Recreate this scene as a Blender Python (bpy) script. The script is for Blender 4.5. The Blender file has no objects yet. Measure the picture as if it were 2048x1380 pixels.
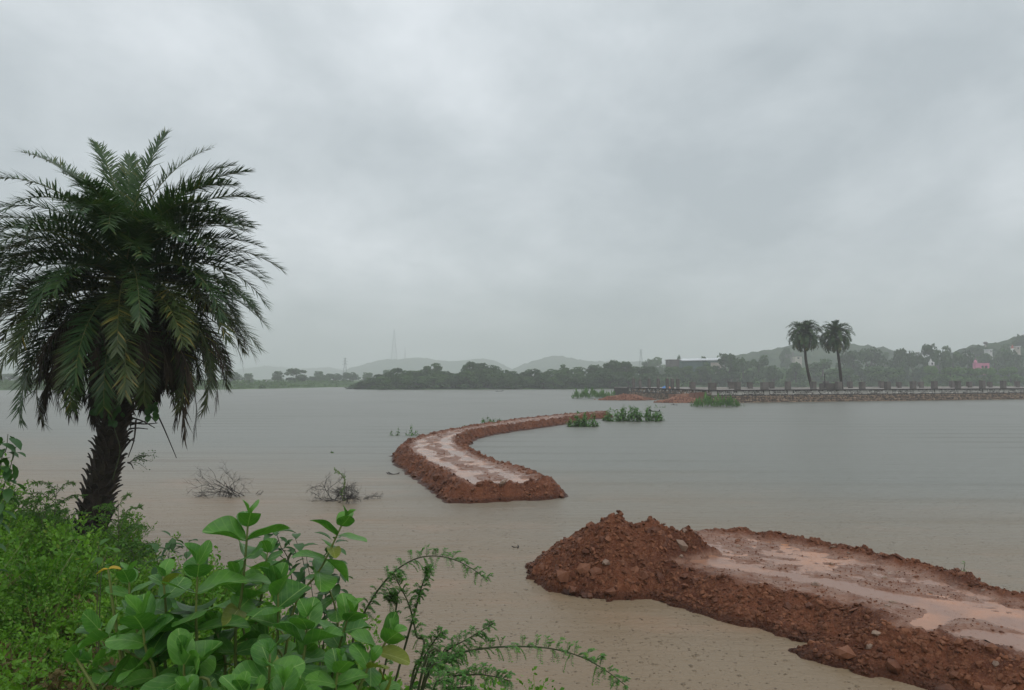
import bpy, math, random
import numpy as np
from mathutils import Vector, Matrix

random.seed(7); RNG = np.random.default_rng(7)
S = bpy.context.scene
COL = S.collection
rad = math.radians

# ------------------------------------------------------------------ camera
FPX, W0, H0, HOR, CZ = 1480.0, 2048.0, 1380.0, 758.0, 3.3
PITCH = math.atan((HOR - H0 / 2) / FPX)
cam = bpy.data.cameras.new('camera'); cam.sensor_width = 36; cam.lens = FPX / W0 * 36
cam.clip_start = 0.05; cam.clip_end = 8000
camo = bpy.data.objects.new('camera', cam); COL.objects.link(camo)
camo.location = (0, 0, CZ); camo.rotation_euler = (rad(90) + PITCH, 0, 0)
S.camera = camo
S.render.resolution_x, S.render.resolution_y = 1024, 690

# ------------------------------------------------------------------ sky, sun, exposure
SUN_EL, SUN_ROT = rad(58), rad(150)
world = bpy.data.worlds.new('World'); S.world = world; world.use_nodes = True
wt = world.node_tree; wt.nodes.clear()
def wn(t, **k):
    n = wt.nodes.new(t)
    for a, b in k.items(): setattr(n, a, b)
    return n
def wmath(op, a, b=None):
    n = wn('ShaderNodeMath', operation=op)
    for i, v in enumerate((a, b)):
        if v is None: continue
        if isinstance(v, (int, float)): n.inputs[i].default_value = v
        else: wt.links.new(v, n.inputs[i])
    return n.outputs[0]
sky = wn('ShaderNodeTexSky', sky_type='NISHITA', sun_disc=False, sun_elevation=SUN_EL, sun_rotation=SUN_ROT)
tc = wn('ShaderNodeTexCoord'); sep = wn('ShaderNodeSeparateXYZ'); wt.links.new(tc.outputs['Generated'], sep.inputs[0])
zz = wmath('ADD', wmath('MAXIMUM', sep.outputs[2], 0.0), 0.32)          # flat cloud deck seen in perspective
cmb = wn('ShaderNodeCombineXYZ')
wt.links.new(wmath('DIVIDE', sep.outputs[0], zz), cmb.inputs[0]); wt.links.new(wmath('DIVIDE', sep.outputs[1], zz), cmb.inputs[1])
mp = wn('ShaderNodeMapping'); mp.inputs['Location'].default_value = (11.7, -2.6, 0); mp.inputs['Rotation'].default_value = (0, 0, rad(-38)); mp.inputs['Scale'].default_value = (1.0, 0.85, 1)
wt.links.new(cmb.outputs[0], mp.inputs[0])
n1 = wn('ShaderNodeTexNoise'); n1.inputs['Scale'].default_value = 0.85; n1.inputs['Detail'].default_value = 5; n1.inputs['Roughness'].default_value = 0.5; n1.inputs['Distortion'].default_value = 0.25
n2 = wn('ShaderNodeTexNoise'); n2.inputs['Scale'].default_value = 2.6; n2.inputs['Detail'].default_value = 7; n2.inputs['Roughness'].default_value = 0.58; n2.inputs['Distortion'].default_value = 0.2
for n in (n1, n2): wt.links.new(mp.outputs[0], n.inputs['Vector'])
cl = wmath('ADD', wmath('MULTIPLY', n1.outputs[0], 0.60), wmath('MULTIPLY', n2.outputs[0], 0.40))
ramp = wn('ShaderNodeValToRGB'); wt.links.new(cl, ramp.inputs[0])
ramp.color_ramp.elements[0].position = 0.39; ramp.color_ramp.elements[0].color = (0.41, 0.46, 0.49, 1)
ramp.color_ramp.elements[1].position = 0.63; ramp.color_ramp.elements[1].color = (0.755, 0.80, 0.835, 1)
e = ramp.color_ramp.elements.new(0.5); e.color = (0.55, 0.60, 0.63, 1)
gain = wn('ShaderNodeVectorMath', operation='SCALE'); wt.links.new(ramp.outputs[0], gain.inputs[0]); gain.inputs['Scale'].default_value = 11.6
mixs = wn('ShaderNodeMix', data_type='RGBA'); mixs.inputs['Factor'].default_value = 0.93
wt.links.new(sky.outputs[0], mixs.inputs['A']); wt.links.new(gain.outputs[0], mixs.inputs['B'])
bg = wn('ShaderNodeBackground'); bg.inputs['Strength'].default_value = 0.1
wt.links.new(mixs.outputs['Result'], bg.inputs[0])
wo = wn('ShaderNodeOutputWorld'); wt.links.new(bg.outputs[0], wo.inputs[0])

sun = bpy.data.lights.new('sun', 'SUN'); sun.energy = 0.9; sun.angle = rad(50); sun.color = (1, 0.97, 0.93)
suno = bpy.data.objects.new('sun', sun); COL.objects.link(suno)
suno.rotation_euler = (rad(90) - SUN_EL, 0, math.pi - SUN_ROT + 0.0)
S.view_settings.view_transform = 'Standard'; S.view_settings.look = 'None'
S.view_settings.exposure = 0.07; S.view_settings.gamma = 1; S.view_settings.use_curve_mapping = False
S.cycles.max_bounces = 8; S.cycles.diffuse_bounces = 3; S.cycles.glossy_bounces = 3; S.cycles.transmission_bounces = 4
S.cycles.transparent_max_bounces = 8; S.cycles.volume_bounces = 3
S.cycles.use_denoising = True; S.cycles.caustics_reflective = False; S.cycles.caustics_refractive = False
S.cycles.volume_max_steps = 64

# ------------------------------------------------------------------ rays of the view, used to read off where things stand
_c, _s = math.cos(PITCH), math.sin(PITCH)
def ray(px, py):
    a, b = px - W0 / 2, H0 / 2 - py
    return np.array([a, FPX * _c - b * _s, FPX * _s + b * _c])
def G(px, py, z=0.0):
    r = ray(px, py); t = (z - CZ) / r[2]; return np.array([r[0] * t, r[1] * t, z])
def D(px, py, Y):
    r = ray(px, py); t = Y / r[1]; return np.array([r[0] * t, Y, CZ + r[2] * t])

# ------------------------------------------------------------------ noise
def _hash(ix, iy, seed):
    h = (ix.astype(np.int64) * 374761393 + iy.astype(np.int64) * 668265263 + seed * 974634777) & 0x7fffffff
    h = ((h ^ (h >> 13)) * 1274126177) & 0x7fffffff
    return (h ^ (h >> 16)) & 0xffff
def perlin(x, y, seed=0):
    x = np.asarray(x, float); y = np.asarray(y, float)
    ix, iy = np.floor(x), np.floor(y); fx, fy = x - ix, y - iy
    u, v = fx * fx * fx * (fx * (fx * 6 - 15) + 10), fy * fy * fy * (fy * (fy * 6 - 15) + 10)
    def g(dx, dy):
        a = _hash(ix + dx, iy + dy, seed) * (2 * np.pi / 65536)
        return np.cos(a) * (fx - dx) + np.sin(a) * (fy - dy)
    a, b, c, d = g(0, 0), g(1, 0), g(0, 1), g(1, 1)
    return ((a * (1 - u) + b * u) * (1 - v) + (c * (1 - u) + d * u) * v) * 1.4
def fbm(x, y, octs=4, seed=0, gain=0.5):
    t, a, f = 0, 1.0, 1.0
    for o in range(octs):
        t = t + a * perlin(np.asarray(x) * f + 13.1 * o, np.asarray(y) * f - 7.7 * o, seed + o); a *= gain; f *= 2.03
    return t
def sstep(a, b, x):
    t = np.clip((np.asarray(x, float) - a) / (b - a), 0, 1); return t * t * (3 - 2 * t)
def sdpoly(X, Y, poly):
    """signed distance, positive inside"""
    P = np.array(poly, float); Q = np.roll(P, -1, 0)
    d = np.full(X.shape, 1e9); ins = np.zeros(X.shape, bool)
    for (ax, ay), (bx, by) in zip(P, Q):
        ex, ey = bx - ax, by - ay; l2 = ex * ex + ey * ey + 1e-12
        t = np.clip(((X - ax) * ex + (Y - ay) * ey) / l2, 0, 1)
        d = np.minimum(d, np.hypot(X - ax - t * ex, Y - ay - t * ey))
        if by != ay:
            c = ((ay > Y) != (by > Y)) & (X < (bx - ax) * (Y - ay) / (by - ay) + ax); ins ^= c
    return np.where(ins, d, -d)
def polyline_uv(X, Y, line):
    """arc length along and signed offset from a polyline"""
    L = np.array(line, float); best = np.full(X.shape, 1e9); U = np.zeros(X.shape); Vv = np.zeros(X.shape); s = 0
    for (ax, ay), (bx, by) in zip(L[:-1], L[1:]):
        ex, ey = bx - ax, by - ay; l = math.hypot(ex, ey)
        t = np.clip(((X - ax) * ex + (Y - ay) * ey) / l / l, 0, 1)
        dx, dy = X - ax - t * ex, Y - ay - t * ey; d = np.hypot(dx, dy); m = d < best
        best = np.where(m, d, best); U = np.where(m, s + t * l, U); Vv = np.where(m, np.sign(ex * dy - ey * dx) * d, Vv); s += l
    return U, Vv

# ------------------------------------------------------------------ mesh and object helpers
class MB:
    def __init__(s): s.v = []; s.f = []; s.r = []; s.m = []; s.n = 0
    def add(s, V, F, m=0, r=None):
        V = np.asarray(V, float).reshape(-1, 3)
        F = F if isinstance(F, list) else [F]
        for f in F:
            f = np.asarray(f, int)
            if f.size == 0: continue
            s.f.append(f + s.n); k = len(f)
            s.m.append(np.full(k, m, int)); s.r.append(np.full(k, random.random()) if r is None else np.broadcast_to(np.asarray(r, float), (k,)))
        s.v.append(V); s.n += len(V)
    def inst(s, V, F, M, O, m=0, r=None):
        """copies of a template: M (n,3,3) columns are axes, O (n,3)"""
        V = np.asarray(V, float); n = len(O)
        if n == 0: return
        P = np.einsum('nij,vj->nvi', M, V) + np.asarray(O)[:, None, :]
        r = RNG.random(n) if r is None else np.broadcast_to(r, (n,))
        Fs = F if isinstance(F, list) else [F]
        for f in Fs:
            f = np.asarray(f, int)
            FF = (f[None] + (np.arange(n) * len(V))[:, None, None]).reshape(-1, f.shape[1]) + s.n
            s.f.append(FF); s.m.append(np.full(len(FF), m, int)); s.r.append(np.repeat(r, len(f)))
        s.v.append(P.reshape(-1, 3)); s.n += n * len(V)
    def mesh(s, name, mats, smooth=False):
        me = bpy.data.meshes.new(name)
        V = np.concatenate(s.v); me.vertices.add(len(V)); me.vertices.foreach_set('co', V.astype(np.float32).ravel())
        tot = np.concatenate([np.full(len(f), f.shape[1], np.int32) for f in s.f])
        idx = np.concatenate([f.ravel() for f in s.f]).astype(np.int32)
        me.loops.add(len(idx)); me.loops.foreach_set('vertex_index', idx)
        me.polygons.add(len(tot)); st = np.concatenate([[0], np.cumsum(tot)[:-1]]).astype(np.int32)
        me.polygons.foreach_set('loop_start', st)
        me.polygons.foreach_set('material_index', np.concatenate(s.m).astype(np.int32))
        me.polygons.foreach_set('use_smooth', np.full(len(tot), smooth))
        a = me.attributes.new('rnd', 'FLOAT', 'FACE'); a.data.foreach_set('value', np.concatenate(s.r).astype(np.float32))
        for m in (mats if isinstance(mats, (list, tuple)) else [mats]): me.materials.append(m)
        me.update(calc_edges=True); me.validate()
        return me
def link(name, data, parent=None, loc=None, kind=None, label=None, cat=None, group=None):
    o = bpy.data.objects.new(name, data); COL.objects.link(o)
    if parent is not None: o.parent = parent
    if loc is not None: o.location = loc
    if kind: o['kind'] = kind
    if label: o['label'] = label
    if cat: o['category'] = cat
    if group: o['group'] = group
    return o
def thing(name, loc, label, cat, group=None): return link(name, None, None, loc, None, label, cat, group)
def rel(parent):  # offset that puts world-space points into a thing's own space
    return np.array(parent.location)
def build(mb, name, mats, parent=None, smooth=False, **k):
    if parent is not None: mb.v = [v - np.array(parent.location) for v in mb.v] if k.pop('world', True) else mb.v
    else: k.pop('world', None)
    return link(name, mb.mesh(name, mats, smooth), parent, **k)

def unit(v): v = np.asarray(v, float); return v / (np.linalg.norm(v, axis=-1, keepdims=True) + 1e-12)
def tube(P, R, sides=6, cap=True):
    P = np.asarray(P, float); n = len(P); R = np.broadcast_to(R, (n,))
    T = unit(np.gradient(P, axis=0)); up = np.array([0, 0, 1.]) if abs(T[0][2]) < 0.9 else np.array([1., 0, 0])
    N = np.zeros_like(P); b = unit(np.cross(T[0], up)); N[0] = b
    for i in range(1, n): N[i] = unit(N[i - 1] - T[i] * np.dot(N[i - 1], T[i]))
    B = np.cross(T, N); a = np.arange(sides) * 2 * np.pi / sides
    V = P[:, None] + R[:, None, None] * (np.cos(a)[None, :, None] * N[:, None] + np.sin(a)[None, :, None] * B[:, None])
    i, j = np.meshgrid(np.arange(n - 1), np.arange(sides), indexing='ij'); j2 = (j + 1) % sides
    Q = np.stack([i * sides + j, i * sides + j2, (i + 1) * sides + j2, (i + 1) * sides + j], -1).reshape(-1, 4)
    V = V.reshape(-1, 3); F = [Q]
    if cap:
        V = np.vstack([V, P[0], P[-1]]); k = len(V)
        jj = np.arange(sides); F.append(np.stack([np.full(sides, k - 2), (jj + 1) % sides, jj], -1))
        F.append(np.stack([np.full(sides, k - 1), (n - 1) * sides + jj, (n - 1) * sides + (jj + 1) % sides], -1))
    return V, F
def box(a, b):
    x0, y0, z0 = a; x1, y1, z1 = b
    V = [(x0, y0, z0), (x1, y0, z0), (x1, y1, z0), (x0, y1, z0), (x0, y0, z1), (x1, y0, z1), (x1, y1, z1), (x0, y1, z1)]
    return np.array(V, float), np.array([(0, 3, 2, 1), (4, 5, 6, 7), (0, 1, 5, 4), (1, 2, 6, 5), (2, 3, 7, 6), (3, 0, 4, 7)])
def spline(P, n):
    P = np.asarray(P, float); d = np.concatenate([[0], np.cumsum(np.linalg.norm(np.diff(P, axis=0), axis=1))])
    if len(P) < 3:
        t = np.linspace(0, d[-1], n); return np.stack([np.interp(t, d, P[:, k]) for k in range(3)], -1)
    Q = np.vstack([2 * P[0] - P[1], P, 2 * P[-1] - P[-2]]); out = []
    for t in np.linspace(0, len(P) - 1 - 1e-6, n):
        i = int(t); u = t - i; p0, p1, p2, p3 = Q[i:i + 4]
        out.append(0.5 * (2 * p1 + (p2 - p0) * u + (2 * p0 - 5 * p1 + 4 * p2 - p3) * u * u + (3 * p1 - p0 - 3 * p2 + p3) * u ** 3))
    return np.array(out)
def grid_faces(mask_nx, mask_ny, keep=None):
    i, j = np.meshgrid(np.arange(mask_nx - 1), np.arange(mask_ny - 1), indexing='ij')
    F = np.stack([i * mask_ny + j, (i + 1) * mask_ny + j, (i + 1) * mask_ny + j + 1, i * mask_ny + j + 1], -1).reshape(-1, 4)
    if keep is not None:
        k = keep.ravel(); F = F[k[F].any(1)]
    return F
def compact(V, F):
    used = np.unique(F); re = np.full(len(V), -1); re[used] = np.arange(len(used)); return V[used], re[F]
def frames(d, roll=None):
    """rotation matrices whose z axis follows d"""
    d = unit(d); ref = np.where(np.abs(d[:, 2:3]) < 0.95, np.array([[0, 0, 1.]]), np.array([[1., 0, 0]]))
    x = unit(np.cross(ref, d)); y = np.cross(d, x)
    if roll is not None:
        c, s = np.cos(roll)[:, None], np.sin(roll)[:, None]; x, y = x * c + y * s, y * c - x * s
    return np.stack([x, y, d], -1)
def rand_rot(n):
    d = RNG.normal(size=(n, 3)); return frames(d, RNG.random(n) * 6.283)

# ------------------------------------------------------------------ materials
def mat(name): 
    m = bpy.data.materials.new(name); m.use_nodes = True; m.node_tree.nodes.clear(); return m
class NT:
    def __init__(s, m): s.t = m.node_tree
    def n(s, typ, ins=None, **k):
        q = s.t.nodes.new(typ)
        for a, b in k.items(): setattr(q, a, b)
        for a, b in (ins or {}).items():
            if hasattr(b, 'default_value') or isinstance(b, bpy.types.NodeSocket): s.t.links.new(b, q.inputs[a])
            else: q.inputs[a].default_value = b
        return q
    def math(s, op, a, b=0.0, clamp=False):
        q = s.n('ShaderNodeMath', {0: a, 1: b}, operation=op); q.use_clamp = clamp; return q.outputs[0]
    def mix(s, f, a, b, blend='MIX'):
        q = s.n('ShaderNodeMix', None, data_type='RGBA', blend_type=blend)
        for k, v in (('Factor', f), ('A', a), ('B', b)):
            i = [x for x in q.inputs if x.name == k and (x.type == 'RGBA' or (k == 'Factor' and x.type == 'VALUE'))][0]
            if isinstance(v, bpy.types.NodeSocket): s.t.links.new(v, i)
            else: i.default_value = v if k == 'Factor' else (*v[:3], 1)
        return [x for x in q.outputs if x.type == 'RGBA'][0]
    def noise(s, scale, detail=4, rough=0.55, vec=None, dist=0):
        ins = {'Scale': scale, 'Detail': detail, 'Roughness': rough, 'Distortion': dist}
        if vec is not None: ins['Vector'] = vec
        return s.n('ShaderNodeTexNoise', ins).outputs[0]
    def obj(s): return s.n('ShaderNodeTexCoord').outputs['Object']
    def pos(s): return s.n('ShaderNodeNewGeometry').outputs['Position']
    def mapping(s, vec, scale=(1, 1, 1), loc=(0, 0, 0), rot=(0, 0, 0)):
        return s.n('ShaderNodeMapping', {'Vector': vec, 'Scale': scale, 'Location': loc, 'Rotation': rot}).outputs[0]
    def ss(s, x, a, b):
        return s.n('ShaderNodeMapRange', {'Value': x, 'From Min': a, 'From Max': b}, interpolation_type='SMOOTHSTEP').outputs[0]
    def out(s, sh): s.t.links.new(sh, s.n('ShaderNodeOutputMaterial').inputs[0])
    def bump(s, h, strength=0.5, dist=0.02, normal=None):
        ins = {'Height': h, 'Strength': strength, 'Distance': dist}
        if normal is not None: ins['Normal'] = normal
        return s.n('ShaderNodeBump', ins).outputs[0]
    def pbsdf(s, col, rough=0.6, spec=0.5, normal=None, **k):
        ins = {'Base Color': col if isinstance(col, bpy.types.NodeSocket) else (*col, 1), 'Roughness': rough, 'Specular IOR Level': spec}
        if normal is not None: ins['Normal'] = normal
        ins.update(k); return s.n('ShaderNodeBsdfPrincipled', ins).outputs[0]
def simple(name, c1, c2, scale=4, rough=0.7, bump=0.4, bdist=0.02, rnd=0.5, spec=0.4, detail=5, wet=False):
    m = mat(name); t = NT(m); p = t.pos()
    f = t.noise(scale, detail, 0.6, p)
    a = t.n('ShaderNodeAttribute', attribute_name='rnd').outputs['Fac']; oi = t.n('ShaderNodeObjectInfo').outputs['Random']
    f = t.ss(f, 0.3, 0.7)
    v = t.math('FRACT', t.math('ADD', a, oi))
    f = t.math('ADD', t.math('MULTIPLY', f, 1 - rnd), t.math('MULTIPLY', v, rnd))
    col = t.mix(f, c1, c2)
    if wet:  # soaked just above the lake
        wf = t.math('SUBTRACT', 1.0, t.ss(t.math('ADD', t.n('ShaderNodeSeparateXYZ', {0: p}).outputs[2], t.math('MULTIPLY', t.noise(1.3, 4, 0.6, p), -0.08)), -0.01, 0.09)); col = t.mix(wf, col, t.mix(1.0, col, (0.45, 0.43, 0.42), 'MULTIPLY')); rough = t.math('SUBTRACT', rough, t.math('MULTIPLY', wf, 0.25))
    t.out(t.pbsdf(col, rough, spec, t.bump(t.noise(scale * 6, 5, 0.6, p), bump, bdist) if bump else None)); return m
def foliage(name, c1, c2, trans=0.3, rough=0.5, spec=0.35, tint=None, scale=0.7, tcol=1.3):
    """leaf: per-leaf shade between c1 and c2, thin and partly translucent"""
    m = mat(name); t = NT(m)
    a = t.n('ShaderNodeAttribute', attribute_name='rnd').outputs['Fac']; oi = t.n('ShaderNodeObjectInfo').outputs['Random']
    v = t.math('FRACT', t.math('ADD', a, oi))
    f = t.math('ADD', t.math('MULTIPLY', v, 0.6), t.math('MULTIPLY', t.ss(t.noise(scale, 3, 0.5, t.pos()), 0.3, 0.7), 0.4))
    col = t.mix(f, c1, c2)
    if tint: col = t.mix(t.ss(v, tint[1], 1.0), col, tint[0])
    p = t.pbsdf(col, rough, spec)
    tr = t.n('ShaderNodeBsdfTranslucent', {'Color': t.mix(1.0, col, (tcol, tcol, tcol * 0.6), 'MULTIPLY')}).outputs[0]
    q = t.n('ShaderNodeMixShader', {0: trans, 1: p, 2: tr}); t.out(q.outputs[0]); return m

def make_mud(name, dark, mid, light):
    m = mat(name); t = NT(m); p = t.pos()
    n1_ = t.noise(1.3, 4, 0.6, p); n2_ = t.noise(14, 5, 0.65, p); n3_ = t.noise(60, 4, 0.6, p)
    col = t.mix(t.ss(n1_, 0.35, 0.65), dark, mid)
    col = t.mix(t.math('MULTIPLY', t.ss(n2_, 0.48, 0.72), 0.75), col, light)
    col = t.mix(t.math('MULTIPLY', t.ss(n3_, 0.58, 0.7), 0.5), col, (0.045, 0.02, 0.014))
    vor = t.n('ShaderNodeTexVoronoi', {'Vector': p, 'Scale': 26.0}).outputs['Distance']
    h = t.math('ADD', t.math('MULTIPLY', n2_, 0.7), t.math('ADD', t.math('MULTIPLY', n3_, 0.4), t.math('MULTIPLY', vor, -0.5)))
    r = t.math('ADD', t.math('MULTIPLY', n1_, 0.4), 0.35)
    wz = t.n('ShaderNodeSeparateXYZ', {0: p}).outputs[2]; wet = t.math('SUBTRACT', 1.0, t.ss(t.math('ADD', wz, t.math('MULTIPLY', n1_, -0.08)), -0.01, 0.10))
    col = t.mix(wet, col, t.mix(1.0, col, (0.5, 0.48, 0.46), 'MULTIPLY')); r = t.math('SUBTRACT', r, t.math('MULTIPLY', wet, 0.2))
    si = t.n('ShaderNodeAttribute', attribute_name='silt').outputs['Fac']
    si = t.math('MULTIPLY', si, t.math('ADD', 0.35, t.math('MULTIPLY', t.ss(t.noise(3.0, 5, 0.65, p), 0.32, 0.62), 0.65)))
    col = t.mix(si, col, (0.25, 0.128, 0.082)); r = t.math('SUBTRACT', r, t.math('MULTIPLY', si, 0.22))
    t.out(t.pbsdf(col, r, t.math('ADD', 0.14, t.math('MULTIPLY', si, 0.2)), t.bump(h, t.math('SUBTRACT', 0.95, t.math('MULTIPLY', si, 0.7)), 0.04))); return m
M = {}
M['mud'] = make_mud('red_mud', (0.098, 0.032, 0.016), (0.172, 0.060, 0.029), (0.275, 0.118, 0.062))
M['stone_red'] = simple('wet_red_stone', (0.08, 0.028, 0.016), (0.25, 0.105, 0.056), 9, 0.55, 0.5, 0.01, 0.7, 0.2, wet=True)
M['stone_tan'] = simple('wet_tan_stone', (0.17, 0.10, 0.07), (0.33, 0.23, 0.165), 9, 0.5, 0.4, 0.01, 0.7, 0.4)
M['gravel'] = simple('gravel_chips', (0.066, 0.023, 0.012), (0.26, 0.107, 0.056), 2.2, 0.65, 0, 0.01, 0.5, 0.15, wet=True)
M['ground'] = simple('grass_ground', (0.035, 0.080, 0.018), (0.080, 0.140, 0.035), 0.05, 0.9, 0.6, 0.3, 0.0, 0.2)
M['bank'] = M['ground']
M['hill'] = simple('hill_canopy', (0.022, 0.045, 0.022), (0.06, 0.09, 0.04), 0.06, 0.95, 0.8, 1.0, 0.0, 0.1)

def make_water():
    m = mat('muddy_water'); t = NT(m); p = t.pos(); s = t.n('ShaderNodeSeparateXYZ', {0: p}); X, Y = s.outputs[0], s.outputs[1]
    # sediment: browner near the bank and along the fill, greyer out on the lake
    big = t.noise(0.09, 4, 0.55, p); dd = t.math('ADD', Y, t.math('MULTIPLY', X, 0.55))
    brown = t.math('MULTIPLY', t.math('SUBTRACT', 1.0, t.ss(t.math('ADD', dd, t.math('MULTIPLY', big, 18.0)), 17.0, 42.0)), 1.0)
    col = t.mix(brown, (0.182, 0.180, 0.154), (0.238, 0.170, 0.104))
    pl = t.math('MULTIPLY', t.ss(t.noise(0.35, 4, 0.6, t.mapping(p, (1, 1.6, 1))), 0.52, 0.75), t.math('MULTIPLY', brown, 0.45))
    col = t.mix(pl, col, (0.36, 0.21, 0.13))
    # long low ripples, fine chop and raindrop pits
    sm = t.ss(t.noise(0.06, 3, 0.5, t.mapping(p, (1, 0.6, 1), (4, 2, 0))), 0.40, 0.62)
    wv = t.n('ShaderNodeTexWave', {'Vector': t.mapping(p, (0.10, 1, 1), (0, 0, 0), (0, 0, rad(4))), 'Scale': 0.10, 'Distortion': 5.0, 'Detail': 3.0, 'Detail Scale': 0.35}, bands_direction='Y').outputs['Fac']
    wv = t.math('MULTIPLY', t.math('POWER', wv, 5.0), sm)
    chop = t.noise(2.2, 5, 0.62, t.mapping(p, (0.35, 1.0, 1)))
    fine = t.noise(16.0, 3, 0.6, t.mapping(p, (0.7, 1, 1)))
    def drops(sc, thr, seed):
        v = t.n('ShaderNodeTexVoronoi', {'Vector': t.mapping(p, (1, 1, 0), (seed, seed * 2, 0)), 'Scale': sc, 'Randomness': 1.0})
        on = t.ss(t.n('ShaderNodeSeparateColor', {0: v.outputs['Color']}).outputs[0], thr, thr + 0.02)
        d = v.outputs['Distance']
        pit = t.math('SUBTRACT', 1.0, t.ss(d, 0.03, 0.20)); 
        return t.math('MULTIPLY', pit, on)
    dr = t.math('ADD', drops(11.0, 0.35, 0.0), t.math('ADD', t.math('MULTIPLY', drops(19.0, 0.4, 3.3), 0.6), t.math('MULTIPLY', drops(6.0, 0.6, 6.1), 1.0)))
    nb = t.bump(wv, 0.5, 0.08); nb = t.bump(t.noise(1.0, 4, 0.6, t.mapping(p, (0.05, 1.0, 1))), 0.6, 0.10, nb); nb = t.bump(chop, t.math('ADD', 0.30, t.math('MULTIPLY', t.ss(t.noise(0.11, 4, 0.6, t.mapping(p, (0.5, 1, 1), (9, 4, 0))), 0.38, 0.62), 0.65)), 0.075, nb); nb = t.bump(fine, 0.6, 0.02, nb); nb = t.bump(dr, 1.0, 0.034, nb)
    sh = t.pbsdf(col, t.math('ADD', 0.36, t.math('MULTIPLY', wv, 0.1)), 0.5, nb, IOR=1.33)
    t.out(sh); return m
M['water'] = make_water()
def make_puddle():
    m = mat('puddle_water'); t = NT(m); p = t.pos()
    col = t.mix(t.ss(t.noise(0.8, 4, 0.6, p), 0.4, 0.68), (0.30, 0.165, 0.115), (0.50, 0.235, 0.130))
    h = t.noise(18, 4, 0.6, p); v = t.n('ShaderNodeTexVoronoi', {'Vector': t.mapping(p, (1, 1, 0)), 'Scale': 13.0}).outputs['Distance']
    nb = t.bump(h, 0.15, 0.01); nb = t.bump(t.math('SUBTRACT', 1.0, t.ss(v, 0.03, 0.2)), 0.5, 0.012, nb)
    t.out(t.pbsdf(col, 0.2, 0.32, nb, IOR=1.33)); return m
M['puddle'] = make_puddle()
M['palm'] = foliage('palm_leaf', (0.023, 0.064, 0.018), (0.058, 0.114, 0.029), 0.18, 0.42, 0.4, ((0.11, 0.13, 0.03), 0.86))
M['palm_low'] = foliage('palm_leaf_old', (0.028, 0.056, 0.016), (0.070, 0.094, 0.022), 0.18, 0.45, 0.35, ((0.20, 0.16, 0.03), 0.85))
M['palm_dead'] = foliage('palm_leaf_dead', (0.022, 0.017, 0.012), (0.075, 0.052, 0.034), 0.1, 0.7, 0.2)
M['rachis'] = simple('palm_rachis', (0.09, 0.11, 0.03), (0.16, 0.15, 0.05), 5, 0.5, 0, 0.01, 0.5)
M['rachis_dead'] = simple('palm_rachis_dead', (0.05, 0.035, 0.024), (0.10, 0.07, 0.05), 5, 0.7, 0, 0.01, 0.5)
M['trunk'] = simple('palm_trunk', (0.018, 0.014, 0.011), (0.058, 0.042, 0.032), 14, 0.75, 0.8, 0.03, 0.3, 0.25)
M['boot'] = simple('palm_leaf_base', (0.018, 0.014, 0.012), (0.062, 0.044, 0.033), 20, 0.7, 0.6, 0.01, 0.5, 0.3)
M['bark'] = simple('bark', (0.04, 0.032, 0.025), (0.10, 0.08, 0.06), 3, 0.85, 0.6, 0.03, 0.4, 0.2)
M['deadwood'] = simple('dead_wood', (0.020, 0.018, 0.018), (0.055, 0.048, 0.045), 6, 0.8, 0, 0.01, 0.5, 0.2)
M['tree_a'] = foliage('tree_leaf_dark', (0.022, 0.060, 0.016), (0.064, 0.130, 0.030), 0.25, 0.6, 0.2, scale=0.25)
M['tree_b'] = foliage('tree_leaf_mid', (0.030, 0.078, 0.018), (0.088, 0.170, 0.036), 0.25, 0.6, 0.2, scale=0.25)
M['scrub'] = foliage('scrub_leaf', (0.045, 0.115, 0.022), (0.120, 0.230, 0.045), 0.25, 0.6, 0.2, scale=0.15)
M['weed'] = foliage('weed_leaf', (0.050, 0.155, 0.012), (0.185, 0.375, 0.034), 0.35, 0.5, 0.3, ((0.28, 0.36, 0.08), 0.95), 1.6)
M['weed_tall'] = foliage('tall_weed_leaf', (0.055, 0.150, 0.025), (0.120, 0.240, 0.045), 0.35, 0.5, 0.3, None, 1.6)
M['weed_dry'] = foliage('weed_dry', (0.09, 0.075, 0.03), (0.17, 0.13, 0.05), 0.2, 0.7, 0.2)
M['herb'] = foliage('herb_leaf', (0.030, 0.090, 0.022), (0.070, 0.165, 0.040), 0.3, 0.4, 0.4)
M['aquatic'] = foliage('emergent_leaf', (0.045, 0.135, 0.022), (0.125, 0.270, 0.050), 0.3, 0.45, 0.4)
M['acacia'] = foliage('thorn_leaflet', (0.055, 0.165, 0.036), (0.125, 0.290, 0.058), 0.35, 0.5, 0.3, ((0.17, 0.30, 0.04), 0.85))
M['stem_green'] = simple('green_stem', (0.10, 0.14, 0.03), (0.20, 0.22, 0.06), 6, 0.5, 0, 0.01, 0.5)
M['stem_dark'] = simple('dark_stem', (0.04, 0.06, 0.025), (0.09, 0.09, 0.04), 6, 0.6, 0, 0.01, 0.5)
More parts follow.
